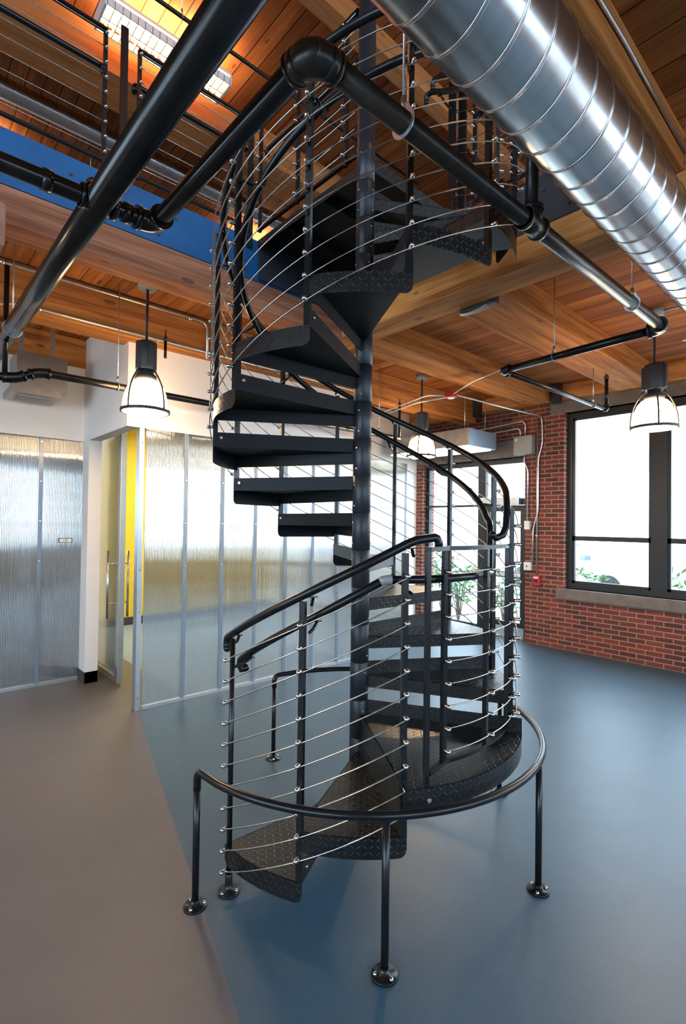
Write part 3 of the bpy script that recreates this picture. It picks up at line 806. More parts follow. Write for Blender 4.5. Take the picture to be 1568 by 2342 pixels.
# cables
CR = 0.0031
rc = SR + 0.0125 + 0.006
for j in range(11):
    z0 = 0.105 + j * CS
    b = B(); b.tube(arc((0, 0), rc, -91.5, -30, z0 - 0.01, 2 * RR + z0, 24), CR, 6); stair_part(b, 'cable', 'cable_steel')
for j in range(11):
    z0 = 0.105 + j * CS
    b = B(); b.tube(arc((0, 0), rc, 30, 450, 3 * RR + z0, 17 * RR + z0, 168), CR, 6); stair_part(b, 'cable', 'cable_steel')
for z in LGZ:
    pts = []
    for i in range(13):
        th = -15.5 + 42.5 * i / 12; R_ = 0.785 + max(0, (th - 6.5) / 20.5) * 0.03 + 0.027
        pts.append((R_ * math.cos(math.radians(th)), R_ * math.sin(math.radians(th)), z))
    b = B(); b.tube(pts, CR, 6); stair_part(b, 'cable', 'cable_steel')
# landing guard flat bars
def gpath(z, a0=-25, a1=30, n=16):
    out = []
    for i in range(n + 1):
        th = a0 + (a1 - a0) * i / n
        R_ = 0.868 - 0.083 * min(1, max(0, (th + 25) / 9.5)) if th < -15.5 else 0.785 + max(0, (th - 6.5) / 20.5) * 0.03
        out.append((R_ * math.cos(math.radians(th)), R_ * math.sin(math.radians(th)), z))
    return out
b = B(); b.tube(gpath(1.634), (0.034, 0.020), sq=True, up=(0, 0, 1)); stair_part(b, 'guard_top_bar', 'rail_black')
b = B(); b.tube(gpath(0.688, -24), (0.025, 0.016), sq=True, up=(0, 0, 1)); stair_part(b, 'guard_bottom_bar', 'rail_black')
# handrails
def helix(R, a0, a1, f, step=4):
    n = max(2, int(abs(a1 - a0) / step)); return [(R * math.cos(math.radians(a0 + (a1 - a0) * i / n)), R * math.sin(math.radians(a0 + (a1 - a0) * i / n)), f(a0 + (a1 - a0) * i / n)) for i in range(n + 1)]
def kk(th): return (th + 90) / 30 if th < -30 else 2 + (th + 30) / 60 if th < 30 else th / 30 + 2
def rail(pts, r, name='handrail'):
    b = B(); b.tube(bend(pts, 0.04, 4) if len(pts) < 8 else pts, r, 16); return stair_part(b, name, 'rail_black')
HR = 0.019
p = helix(0.815, -96, -21, lambda t: 1.222 + RR * (t + 90) / 30 if t < -28 else 1.222 + RR * 62 / 30 + 0.002 * (t + 28), 3)
e = Vector(p[0]); e2 = Vector(p[-1])
start = [e + Vector((-0.012, 0.0, -0.060)), e + Vector((-0.018, 0.002, -0.045)), e + Vector((-0.014, 0.002, -0.012))]
end = [e2 + Vector((0.004, 0.012, -0.004)), e2 + Vector((0.008, 0.020, -0.022)), e2 + Vector((0.008, 0.020, -0.045))]
b = B(); b.tube(start + p + end, HR, 16); b.ball(end[-1], HR, 14); b.ball(start[0], HR, 14); stair_part(b, 'handrail', 'rail_black')
# outer handrail of the upper flight
p = helix(0.812, 24, 456, lambda t: 1.225 + RR * (t / 30 + 2) - (0.10 * max(0, (36 - t) / 12) ** 1.5), 4)
e = Vector(p[0])
start = [e + Vector((-0.030, -0.075, -0.040)), e + Vector((-0.022, -0.055, -0.055)), e + Vector((-0.006, -0.022, -0.040))]
e2 = Vector(p[-1]); end = [e2 + Vector((-0.05, 0.0, 0.004)), e2 + Vector((-0.062, 0.0, -0.01)), e2 + Vector((-0.062, 0, -0.045))]
b = B(); b.tube(start + p + end, HR, 16); b.ball(start[0], HR * 1.05, 12); b.ball(end[-1], HR * 1.05, 12); stair_part(b, 'handrail', 'rail_black')
# inner handrail, one run: bottom flight, level over the landing, rises at 30 degrees, upper flight
def zin(t):
    if t < -36: return 1.105 + RR * (t + 90) / 30
    if t < 26: return 1.493
    if t < 36:
        s = (t - 26) / 10; s = s * s * (3 - 2 * s); return 1.493 + (1.052 + RR * (36 / 30 + 2) - 1.493) * s
    return 1.052 + RR * (t / 30 + 2)
p = helix(0.742, -97, 4, zin, 2.5) + helix(0.735, 7, 24, zin, 3) + helix(0.725, 25, 38, zin, 0.8) + helix(0.715, 41, 456, zin, 4)
e = Vector(p[0]); start = [e + Vector((0.01, 0.02, -0.045)), e + Vector((0.0, 0.004, -0.05)), e + Vector((-0.008, 0.0, -0.03))]
e2 = Vector(p[-1]); end = [e2 + Vector((-0.04, 0, 0.004)), e2 + Vector((-0.052, 0, -0.01)), e2 + Vector((-0.052, 0, -0.045))]
b = B(); b.tube(start + p + end, 0.0185, 16); b.ball(start[0], 0.0195, 12); b.ball(end[-1], 0.0195, 12); stair_part(b, 'inner_handrail', 'rail_black')
b = B(); q = helix(0.742, -37.5, -33.5, zin, 1); b.tube(q, 0.0205, 16); stair_part(b, 'rail_coupling', 'grey_box')
# brackets from posts to the rails
def bracket(th, z, Rin, Rp=SR - 0.012, dz=-0.05):
    ar = math.radians(th); c, s = math.cos(ar), math.sin(ar)
    b = B(); b.tube([(Rp * c, Rp * s, z + dz), ((Rin + Rp) / 2 * c, (Rin + Rp) / 2 * s, z + dz * 0.9), (Rin * c, Rin * s, z - 0.022)], 0.0075, 8)
    b.tube([((Rin) * c + s * 0.02, (Rin) * s - c * 0.02, z - 0.020), (Rin * c - s * 0.02, Rin * s + c * 0.02, z - 0.016)], (0.014, 0.005), sq=True)
    stair_part(b, 'rail_bracket', 'rail_black')
for k in (0, 1, 2):
    th = -90 + 30 * k; bracket(th + 1.5, 1.222 + RR * k, 0.815); bracket(th + 1, 1.105 + RR * k if k < 2 else 1.493, 0.742)
for k in range(4, 18):
    th = 30 * (k - 2); bracket(th, 1.225 + RR * k, 0.812, dz=-0.03); bracket(th + 0.5, 1.052 + RR * k, 0.715)

# platform railing (part of the stair): along y=0 from the pole to the channel
def straight_rail(root, A, C, posts, z0, z1, ncab, topbar=True, hand=None, side=(0, 1), bigs=(), cz=0.06, fit=True, w=0.022):
    """posts: distances; side: unit vector the fittings/handrail point to"""
    A = Vector((*A, 0)); C = Vector((*C, 0)); d = (C - A).normalized(); n = Vector((*side, 0))
    zs = [z0 + cz + i * (z1 - z0 - cz * 1.6) / (ncab - 1) for i in range(ncab)]
    for u in posts:
        p = A + d * u; b = B(); b.obox((p.x, p.y), (d.x, d.y), (n.x, n.y), w / 2, w / 2, z0, z1)
        o = b.make('railing_post', 'rail_black', root, loc=(p.x, p.y, z0))
        for z in zs:
            b = B(); q = Vector((p.x, p.y, z)) - n * 0.010; b.cyl(q + n * 0.0, q - n * 0.024, 0.0080, 8); b.ball(q - n * 0.025, 0.0090, 8); b.make('cable_fitting', 'stainless', o, loc=q)
    for u in bigs:
        p = A + d * u; b = B(); b.obox((p.x, p.y), (d.x, d.y), (n.x, n.y), 0.02, 0.014, z0 - 0.08, z1 + 0.03); b.make('newel_bar', 'rail_black', root, loc=(p.x, p.y, z0))
    off = -n * 0.028
    for z in zs:
        b = B(); b.tube([A + off + Vector((0, 0, z)), C + off + Vector((0, 0, z))], CR * 0.9, 6); b.make('cable', 'cable_steel', root)
    b = B(); b.tube([A + Vector((0, 0, z1)), C + Vector((0, 0, z1))], (0.034, 0.014), sq=True, up=(0, 0, 1)); b.make('top_bar', 'rail_black', root)
    b = B(); b.tube([A + Vector((0, 0, z0 + 0.02)), C + Vector((0, 0, z0 + 0.02))], (0.024, 0.016), sq=True, up=(0, 0, 1)); b.make('bottom_bar', 'rail_black', root)
    if hand:
        zz, dn = hand; q = n * dn
        b = B(); b.tube(bend([A + q + d * 0.0 + Vector((0, 0, zz - 0.05)), A + q + Vector((0, 0, zz)), C + q + Vector((0, 0, zz)), C + q + Vector((0, 0, zz - 0.05))], 0.03), 0.018, 12); b.make('handrail', 'rail_black', root)
        for u in posts:
            p = A + d * (u + 0.01); b = B(); b.tube([p + Vector((0, 0, zz - 0.07)), p + q * 0.6 + Vector((0, 0, zz - 0.06)), p + q + Vector((0, 0, zz - 0.015))], 0.008, 8); b.make('rail_bracket', 'rail_black', root)
straight_rail(stair, (-1.155, -0.012), (-0.06, -0.012), (0.03, 0.50, 0.99), MF + 0.045, 4.83, 9, hand=(4.62, 0.075), side=(0, 1))

# mezzanine railings
t = thing('mezzanine_railing', (-1.19, -1.05, MF), 'left run of black cable railing on the blue-lit steel channel, cut by the photo edge', 'railing')
straight_rail(t, (-1.19, -6.8), (-1.19, -1.10), (0.9, 2.1, 3.3, 4.5, 5.69), 3.95, 4.79, 9, hand=(4.60, 0.06), side=(-1, 0))
t = thing('mezzanine_railing', (-1.19, -0.5, MF), 'middle run of black cable railing on the blue-lit channel, ending beside the stair', 'railing')
straight_rail(t, (-1.19, -0.91), (-1.19, -0.05), (0.01, 0.85), 3.95, 4.79, 9, hand=(4.60, 0.06), side=(-1, 0))
b = B(); b.obox((-1.165, -1.005), (0, 1), (1, 0), 0.022, 0.007, 3.80, 4.86); o = b.make('newel_bar', 'rail_black'); o['label'] = 'tall flat steel bar standing between the two left railing runs'; o['category'] = 'post'
b = B(); b.obox((-1.150, -0.085), (0, 1), (1, 0), 0.022, 0.007, 3.80, 4.86); b.make('newel_bar', 'rail_black', t)
t = thing('mezzanine_railing', (0.6, 0.90, MF), 'short black cable railing on the dark channel behind the big duct', 'railing')
straight_rail(t, (0.14, 0.90), (1.10, 0.90), (0.01, 0.30, 0.62, 0.95), 3.95, 4.80, 9, hand=(4.62, 0.06), side=(0, 1))
b = B(); b.obox((0.05, 0.895), (1, 0), (0, 1), 0.03, 0.009, 3.86, 4.86); b.make('newel_bar', 'rail_black', t)
b = B(); b.obox((-0.055, 0.90), (1, 0), (0, 1), 0.012, 0.012, 3.886, 4.93); b.make('railing_post', 'rail_black', t)

# ring guard on the floor around the stair
g = thing('ring_guard', (0, 0, 0), 'low black pipe barrier curving around the foot of the spiral stair', 'guard rail')
GR = 0.997
GA = [-91, -37.7, 16.2, 68.8, 174.8]   # leg angles
GZ = 0.610
a0, a1 = -91.0, 174.8
p = arc((0, 0), GR, a0 + 3, a1 - 3, GZ, GZ, 80)
def leg(th, top, spl=0.0, hook=False):
    c, s = math.cos(math.radians(th)), math.sin(math.radians(th)); x, y = GR * c, GR * s
    b = B(); b.cyl((x, y, 0.012), (x, y, top), 0.0155, 16)
    o = b.make('leg', 'rail_black', g, loc=(x, y, 0))
    b = B(); b.lathe([(0.052, 0.0), (0.052, 0.007), (0.050, 0.009), (0.024, 0.010), (0.021, 0.03), (0.0155, 0.034)], (x, y, 0), 32); b.make('floor_flange', 'rail_black', o)
    b = B()
    for a in (35, 155, 275): b.ball((x + 0.038 * math.cos(math.radians(a + th)), y + 0.038 * math.sin(math.radians(a + th)), 0.011), 0.0085, 10)
    b.make('flange_bolts', 'stainless', o)
for i, th in enumerate(GA):
    leg(th, GZ - 0.04 if i in (0, 4) else GZ - 0.005)
c0 = (GR * math.cos(math.radians(a0)), GR * math.sin(math.radians(a0))); c1 = (GR * math.cos(math.radians(a1)), GR * math.sin(math.radians(a1)))
full = bend([(*c0, GZ - 0.09), (*c0, GZ), p[2]], 0.05, 8)[:-1] + p[2:-2] + bend([p[-3], (*c1, GZ), (*c1, GZ - 0.09)], 0.05, 8)[1:]
b = B(); b.tube(full, 0.0175, 18); b.make('ring_rail', 'rail_black', g)

# ================================================================ DUCTS
def duct(name, x, z, r, y0, y1, pitch, label, seg=72, seamr=0.0035, mat='galvanized'):
    t = thing(name, (x, (y0 + y1) / 2, z), label, 'duct')
    b = B(); n = int((y1 - y0) / 0.1)
    b.tube([(x, y0 + (y1 - y0) * i / n, z) for i in range(n + 1)], r, seg); b.make('duct_tube', mat, t)
    b = B(); m = int((y1 - y0) / pitch) * 40
    for d in (-0.004, 0.004):
        pts = []
        for i in range(m + 1):
            a = -2 * PI * i / 40; pts.append((x + (r + 0.0004) * math.cos(a), y0 + d + (y1 - y0) * i / m, z + (r + 0.0004) * math.sin(a)))
        b.tube(pts, seamr if d < 0 else seamr * 0.6, 6)
    b.make('spiral_seam', mat, t)
    return t
DX, DZ, DR = 1.327, 3.205, 0.1585
dt = duct('spiral_duct', DX, DZ, DR, -3.2, 5.0, 0.137, 'large shiny round spiral duct crossing the upper right of the photo')
b = B()
for y in (2.2, 4.2):
    b.tube([(DX + (DR + 0.004) * math.cos(a * PI / 16), y, DZ + (DR + 0.004) * math.sin(a * PI / 16)) for a in range(33)], (0.003, 0.03), sq=True, up=(0, 1, 0))
    b.cyl((DX, y, DZ + DR), (DX, y, DK), 0.005, 8)
b.make('hanger_strap', 'zinc', dt)
duct('spiral_duct', -5.2, 7.0 - 0.02, 0.12, -6.5, 4.9, 0.13, 'thin spiral duct hanging under the roof at upper left', 40, 0.004)

# ================================================================ SPRINKLER PIPES
PZ = 3.09
def pipe(name, pts, r, mat, label, rb=0.05, fittings=(), hang=(), group=None):
    t = thing(name, tuple(Vector(pts[0])), label, 'pipe', group)
    b = B(); b.tube(bend(pts, rb, 6) if len(pts) > 2 else pts, r, 20); b.make('pipe', mat, t)
    for f in fittings:
        kind, c, d1, d2 = f; c = Vector(c); d1 = Vector(d1); d2 = Vector(d2); b = B(); R2 = r * 1.28; L = r * 2.0
        if kind == 'elbow':
            pa, pb = c + d1 * L, c + d2 * L
            arcp = [pa * (1 - u) ** 2 + c * 2 * u * (1 - u) + pb * u * u for u in [i / 10 for i in range(11)]]
            b.tube(arcp, R2, 20)
            for q, d in ((pa, d1), (pb, d2)): b.tube([q - d * 0.004, q + d * r * 0.45], R2 * 1.12, 20)
        elif kind == 'ball_elbow':
            R3 = r * 1.24; L = r * 1.55; pa, pb = c + d1 * L, c + d2 * L
            cc = c + (d1 + d2) * L; arcp = [cc - d2 * L * math.cos(u) * 1.0 - d1 * L * math.sin(u) for u in [i * PI / 28 for i in range(15)]]
            b.tube(arcp, [R3 * (1 + 0.10 * math.sin(PI * i / 14)) for i in range(15)], 28)
            for q, d in ((pa, d1), (pb, d2)): b.tube([q - d * 0.006, q + d * r * 0.75], R3 * 1.04, 24); b.tube([q + d * r * 0.70, q + d * r * 0.95], R3 * 1.09, 24)
        elif kind == 'tee':
            b.tube([c - d1 * L, c + d1 * L], R2, 20); b.tube([c - d1 * L, c - d1 * (L - r * .5)], R2 * 1.1, 20); b.tube([c + d1 * L, c + d1 * (L - r * .5)], R2 * 1.1, 20)
            b.tube([c, c + d2 * L], R2, 20); b.tube([c + d2 * (L - r * .5), c + d2 * L], R2 * 1.1, 20)
        elif kind == 'coupling':
            b.tube([c - d1 * r * 0.5, c + d1 * r * 0.5], R2 * 0.93, 20)
        b.make('pipe_fitting', mat, t)
    for (c, top, ax, wd) in hang:
        hanger(t, c, top, ax, r, wd)
    return t
def hanger(t, c, top, ax, r, wd=0.018):
    c = Vector(c); ax = Vector(ax); sd_ = ax.cross(Vector((0, 0, 1)))
    b = B(); pts = []
    for i in range(29):
        a = PI / 2 + 2 * PI * i / 28; pts.append(c + sd_ * math.cos(a) * (r + 0.004) + Vector((0, 0, 1)) * (math.sin(a) * (r + 0.004) + (0.018 if math.sin(a) > 0.9 else 0)))
    b.tube(pts, (wd, 0.003), sq=True, up=ax); b.make('clevis', 'zinc', t)
    b = B(); z1 = c.z + r + 0.02; b.cyl((c.x, c.y, z1 - 0.02), (c.x, c.y, z1 + 0.035), 0.010, 6); b.cyl((c.x, c.y, z1), (c.x, c.y, top), 0.0045, 8); b.make('hanger_rod', 'zinc', t)
XN, YN, ZN = (1, 0, 0), (0, 1, 0), (0, 0, 1)
# main, along x
pipe('sprinkler_main', [(-3.3, -1.425, PZ), (1.10, -1.425, PZ)], 0.057, 'pipe_black', 'thick black sprinkler main pipe crossing the upper left diagonally',
     hang=(((-2.1, -1.425, PZ), DK, XN, 0.006),))
# cross branch along y, elbow, run along x to the big elbow, then along y to the window side
E1 = (-0.155, -1.185, PZ); E2 = (1.0, -1.20, PZ); E3 = (1.045, 1.80, PZ)
pipe('sprinkler_branch', [(-0.155, -4.5, PZ), E1, (1.0, -1.185, PZ)], 0.036, 'pipe_black', 'black sprinkler branch pipe from under the main up to the big elbow', 0.04,
     [('elbow', E1, (0, -1, 0), XN), ('tee', (-0.155, -1.425, PZ), YN, ZN), ('coupling', (-0.155, -1.62, PZ), YN, YN), ('coupling', (-0.155, -1.31, PZ), YN, YN)])
pipe('sprinkler_branch', [(1.0, -1.19, PZ), (1.04, 1.80, PZ)], 0.036, 'pipe_brown', 'dark sprinkler pipe running from the big elbow in front of the pole toward the window', 0.04,
     [('ball_elbow', (1.0, -1.19, PZ), YN, (-1, 0, 0)), ('tee', (1.018, 0.05, PZ), YN, ZN), ('elbow', (1.04, 1.80, PZ), (0, -1, 0), (-1, 0, 0))],
     (((1.004, -0.80, PZ), 5.3, YN, 0.018), ((1.032, 1.25, PZ), DK, YN, 0.012)))
b = B(); b.cyl((1.018, 0.05, PZ + 0.05), (1.018, 0.05, 3.62), 0.028, 18); o = b.make('sprinkler_riser', 'pipe_brown'); o['label'] = 'short vertical black pipe rising from the tee beside the big duct'; o['category'] = 'pipe'
pipe('sprinkler_branch', [(1.04, 1.80, PZ), (-0.215, 1.90, PZ)], 0.030, 'pipe_black', 'black sprinkler pipe crossing below the broad beam at right', 0.04,
     [('elbow', (-0.215, 1.90, PZ), XN, YN)], (((0.26, 1.862, PZ), DK, (-.997, .08, 0), 0.016),))
pipe('sprinkler_branch', [(-0.215, 1.90, PZ), (-0.165, 4.05, PZ)], 0.024, 'pipe_brown', 'thin sprinkler pipe running toward the top of the big window', 0.04,
     [('elbow', (-0.165, 4.05, PZ), (0, -1, 0), ZN)], (((-0.172, 3.70, PZ), 3.49, YN, 0.010),))
def sprig(x, y, z0, z1, r, label):
    t = thing('sprinkler', (x, y, z0), label, 'sprinkler')
    b = B(); b.cyl((x, y, z0), (x, y, z1), r, 14); b.make('stem', 'pipe_black', t)
    b = B(); b.lathe([(r * 1.3, 0), (r * 1.25, 0.03), (r * 0.6, 0.05), (0.006, 0.06), (0.006, 0.075)], (x, y, z1), 14); b.lathe([(0.002, 0), (0.016, 0.002), (0.016, 0.004), (0.0, 0.006)], (x, y, z1 + 0.085), 14)
    for s in (-1, 1): b.cyl((x + s * 0.008, y, z1 + 0.05), (x + s * 0.003, y, z1 + 0.087), 0.0018, 6)
    b.make('head', 'cage_metal', t)
sprig(-0.165, 4.05, PZ + 0.04, 3.44, 0.020, 'upright sprinkler head on a black stem in front of the big window top')
# left low pipe along y with offset
pipe('sprinkler_branch', [(-2.28, -4.0, 2.78), (-2.28, -1.38, 2.78), (-2.28, -1.22, 2.86), (-2.28, 2.88, 2.86)], 0.030, 'pipe_black', 'black sprinkler pipe along the white wall behind the left pendant lamp', 0.03,
     [('elbow', (-2.28, -1.38, 2.78), (0, -1, 0), (0, .89, .45)), ('elbow', (-2.28, -1.22, 2.86), (0, -.89, -.45), YN)],
     (((-2.28, -0.645, 2.86), DK, YN, 0.012), ((-2.28, 2.5, 2.86), DK, YN, 0.012)))
b = B(); b.cyl((-2.28, -1.44, 2.80), (-2.28, -1.44, 3.6), 0.018, 14); o = b.make('sprinkler_riser', 'pipe_black'); o['label'] = 'thin vertical black pipe at the far left beside the air unit'; o['category'] = 'pipe'
sprig(-2.0, -0.36, 3.10, 3.24, 0.012, 'small sprinkler head standing behind the left pendant lamp')
sprig(-2.28, 2.88, 2.84, 3.28, 0.016, 'upright sprinkler head on the left of the middle pendant lamp')
# roof level sprinkler lines
for (x, z, r, lab, y0, y1) in ((-2.62, 6.7, 0.020, 'thin dark sprinkler line under the roof near the fluorescent light', -1.8, 3.6), (-5.6, 6.6, 0.022, 'thin dark sprinkler line under the roof behind the small duct', -4, 3.5)):
    t = pipe('sprinkler_line', [(x, y0, z), (x, y1, z)], r, 'pipe_brown', lab, hang=(((x, 0.0, z), RZ, YN, 0.01), ((x, 2.6, z), RZ, YN, 0.01)))

# ================================================================ CONDUITS
def conduit(pts, r, label, mat='conduit', rb=0.08, clips=()):
    t = thing('conduit', tuple(Vector(pts[0])), label, 'conduit')
    b = B(); b.tube(bend(pts, rb, 6) if len(pts) > 2 else pts, r, 10); b.make('pipe', mat, t)
    for c in clips:
        c = Vector(c); b = B(); b.ball(c, r * 1.7, 8); b.make('clip', 'zinc', t)
    return t
conduit([(-2.425, -4.5, 3.42), (-2.425, -1.55, 3.33), (-2.425, -1.36, 3.395), (-2.425, 2.2, 3.385)], 0.011, 'lower thin metal conduit along the dark beam above the white wall', clips=((-2.425, -0.25, 3.39), (-2.425, -1.2, 3.394)))
conduit([(-2.425, -4.5, 3.68), (-2.425, 0.23, 3.68), (-2.425, 0.23, 3.33)], 0.012, 'upper thin metal conduit bending down at its right end above the white wall', clips=((-2.425, -1.45, 3.68), (-2.425, 0.05, 3.672)))
AB = (-1.56, 2.80, 3.36)   # red alarm box
AB = (-1.52, 2.95, 3.30)

conduit([(AB[0], AB[1], AB[2]), (-0.99, 2.62, 3.30), (-0.25, 2.0, 3.14)], 0.007, 'thin rod from the red box to the black sprinkler pipe')
conduit([(AB[0] + .05, AB[1] + 0.03, AB[2]), (-1.47, 4.2, 3.33), (-1.45, 5.06, 3.36), (-1.44, 5.075, 3.20), (-1.44, 5.075, 2.95), (-1.50, 5.075, 2.75), (-1.50, 5.075, 1.95), (-1.575, 5.075, 1.70), (-1.575, 5.075, 1.2)], 0.011, 'conduit from the red box along the beam and down the brick pier')
conduit([(AB[0] - .05, AB[1], AB[2]), (-1.75, 2.8, 3.32), (-2.9, 2.85, 3.2), (-3.8, 2.9, 3.12)], 0.009, 'upper thin conduit leaving the red box toward the stair pole')
conduit([(AB[0] - .05, AB[1] - 0.02, AB[2] - .02), (-1.9, 2.75, 3.24), (-2.9, 2.75, 3.10), (-3.8, 2.8, 3.00)], 0.009, 'lower thin conduit leaving the red box toward the stair pole')
conduit([(-1.515, 5.08, 3.35), (-1.515, 5.08, 1.02)], 0.012, 'straight vertical conduit on the brick pier down to the red pull station', clips=((-1.515, 5.075, 2.1), (-1.515, 5.075, 2.6), (-1.515, 5.075, 1.6)))
conduit([(-3.4, 4.9, 3.20), (-1.73, 5.03, 3.32), (-1.70, 5.06, 3.28), (-1.70, 5.06, 3.10)], 0.011, 'conduit bending into the grey electrical box from the ceiling side', rb=0.12)
conduit([(-3.4, 4.95, 3.12), (-1.80, 5.03, 3.22), (-1.78, 5.06, 3.18), (-1.78, 5.06, 3.10)], 0.010, 'lower conduit bending into the grey electrical box', rb=0.1)
conduit([(-1.72, 5.07, 2.82), (-1.72, 5.07, 2.70), (-1.66, 5.075, 2.60), (-1.66, 5.075, 1.80)], 0.011, 'conduit from the grey electrical box down to the small white switch')
conduit([(1.405, -4, 3.60), (1.410, -0.8, 3.60), (1.412, 0.0, 3.62), (1.41, 0.84, 3.60)], 0.008, 'armoured flexible cable along the timber beam above the duct', 'zinc')
conduit([(0.68, 3.08, 3.69), (2.4, 3.3, 3.69)], 0.009, 'thin conduit from the right lamp canopy along the deck')
conduit([(1.04, 2.25, 3.12), (2.6, 2.45, 3.30)], 0.009, 'thin metal conduit leaving the sprinkler corner toward the right edge')

def smallbox(name, A, C, mat, label, cat, extra=None, bev=0.006):
    t = thing(name, tuple((Vector(A) + Vector(C)) / 2), label, cat); b = B(); b.box(A, C, bev); b.make('body', mat, t)
    if extra: extra(t)
    return t
def ex1(t):
    b = B(); b.box((-1.84, 4.978, 2.83), (-1.565, 4.982, 3.07)); b.make('cover', 'grey_box', t)
    b = B(); b.box((-1.82, 4.974, 3.02), (-1.78, 4.978, 3.05)); b.make('label_plate', 'white_plastic', t)
smallbox('electrical_box', (-1.85, 4.98, 2.81), (-1.555, 5.10, 3.09), 'grey_box', 'grey electrical box on the brick pier beside the door', 'electrical box', ex1)
def ex2(t):
    b = B(); b.cyl((-1.66, 5.035, 1.775), (-1.66, 5.025, 1.775), 0.018, 14); b.make('dial', 'white_plastic', t)
smallbox('thermostat', (-1.70, 5.04, 1.69), (-1.62, 5.10, 1.82), 'white_plastic', 'small white thermostat with a round dial on the brick pier', 'thermostat', ex2)
def ex3(t):
    b = B(); b.cyl((-1.65, 5.04, 1.145), (-1.65, 5.032, 1.145), 0.014, 3); b.make('symbol', 'sign_black', t)
smallbox('alarm_bell_box', (-1.705, 5.045, 1.085), (-1.595, 5.10, 1.205), 'white_plastic', 'white square box with a small black symbol, left of the red pull station', 'switch box', ex3)
def ex4(t):
    b = B(); b.box((-1.545, 5.036, 0.975), (-1.475, 5.042, 1.00)); b.make('pull_bar', 'white_plastic', t)
    b = B(); b.box((-1.54, 5.036, 0.92), (-1.48, 5.042, 0.955)); b.make('handle', 'sign_black', t)
smallbox('fire_pull_station', (-1.56, 5.042, 0.87), (-1.455, 5.10, 1.02), 'red_plastic', 'red fire alarm pull station on the brick wall left of the window', 'fire alarm', ex4)
def ex5(t):
    b = B(); b.lathe([(0.03, -0.042), (0.045, -0.034), (0.045, -0.03)], AB, 14); b.make('lens', 'white_plastic', t)
smallbox('alarm_junction_box', (AB[0] - 0.055, AB[1] - 0.055, AB[2] - 0.03), (AB[0] + 0.055, AB[1] + 0.055, AB[2] + 0.03), 'red_plastic', 'red octagonal alarm box hanging under the timber beam where conduits meet', 'alarm', ex5)
# recessed cable strip on the girder
t = thing('cable_loop', (0.1, 1.15, 3.34), 'dark recessed box with a loop of grey cables under the light girder', 'cable box')
b = B(); b.box((-0.13, 1.137, 3.345), (0.17, 1.20, 3.42), 0.008); b.make('box', 'trim_dark', t)
for k in range(3):
    b = B(); b.tube([(-0.14 + 0.30 * i / 12, 1.145 + 0.015 * k, 3.345 - 0.03 * math.sin(PI * i / 12) + 0.03 * (i / 12)) for i in range(13)], 0.006, 8); b.make('cable', 'conduit', t)

# ================================================================ HUNG UNITS
t = thing('air_unit', (-3.5, -0.95, 2.95), 'galvanized air unit hanging before the white wall at far left', 'air unit')
b = B(); b.box((-3.86, -1.17, 3.00), (-3.50, -0.735, 3.34), 0.004); b.make('case', 'galvanized_box', t)
b = B(); b.prism([(-3.86, -1.22), (-3.42, -1.22), (-3.42, -0.80), (-3.86, -0.80)], 2.93, 2.999); b.make('drip_tray', 'galvanized_box', t)
b = B(); b.box((-3.72, -1.15, 2.915), (-3.48, -0.88, 2.929)); b.make('grille', 'grey_box', t)
for y in (-1.12, -0.85):
    b = B(); b.box((-3.62, y - 0.02, 3.34), (-3.60, y + 0.02, DK), 0.0); b.make('strap', 'zinc', t)
t = thing('overhead_heater', (-2.6, 4.4, 2.9), 'long metal air curtain hanging above the glass door, blue-grey end facing the stair', 'air curtain')
b = B(); b.box((-3.6, 4.05, 2.885), (-2.02, 4.76, 3.13), 0.004); b.make('case', 'galvanized_box', t)
b = B(); b.box((-2.02, 4.055, 2.89), (-2.005, 4.755, 3.125)); b.make('end_plate', 'unit_blue', t)
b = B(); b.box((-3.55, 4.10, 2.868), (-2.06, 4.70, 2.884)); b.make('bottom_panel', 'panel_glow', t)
for x, y in ((-2.15, 4.15), (-2.15, 4.68), (-3.4, 4.15), (-3.4, 4.68)):
    b = B(); b.cyl((x, y, 3.13), (x, y, DK), 0.005, 8); b.make('hanger_rod', 'zinc', t)

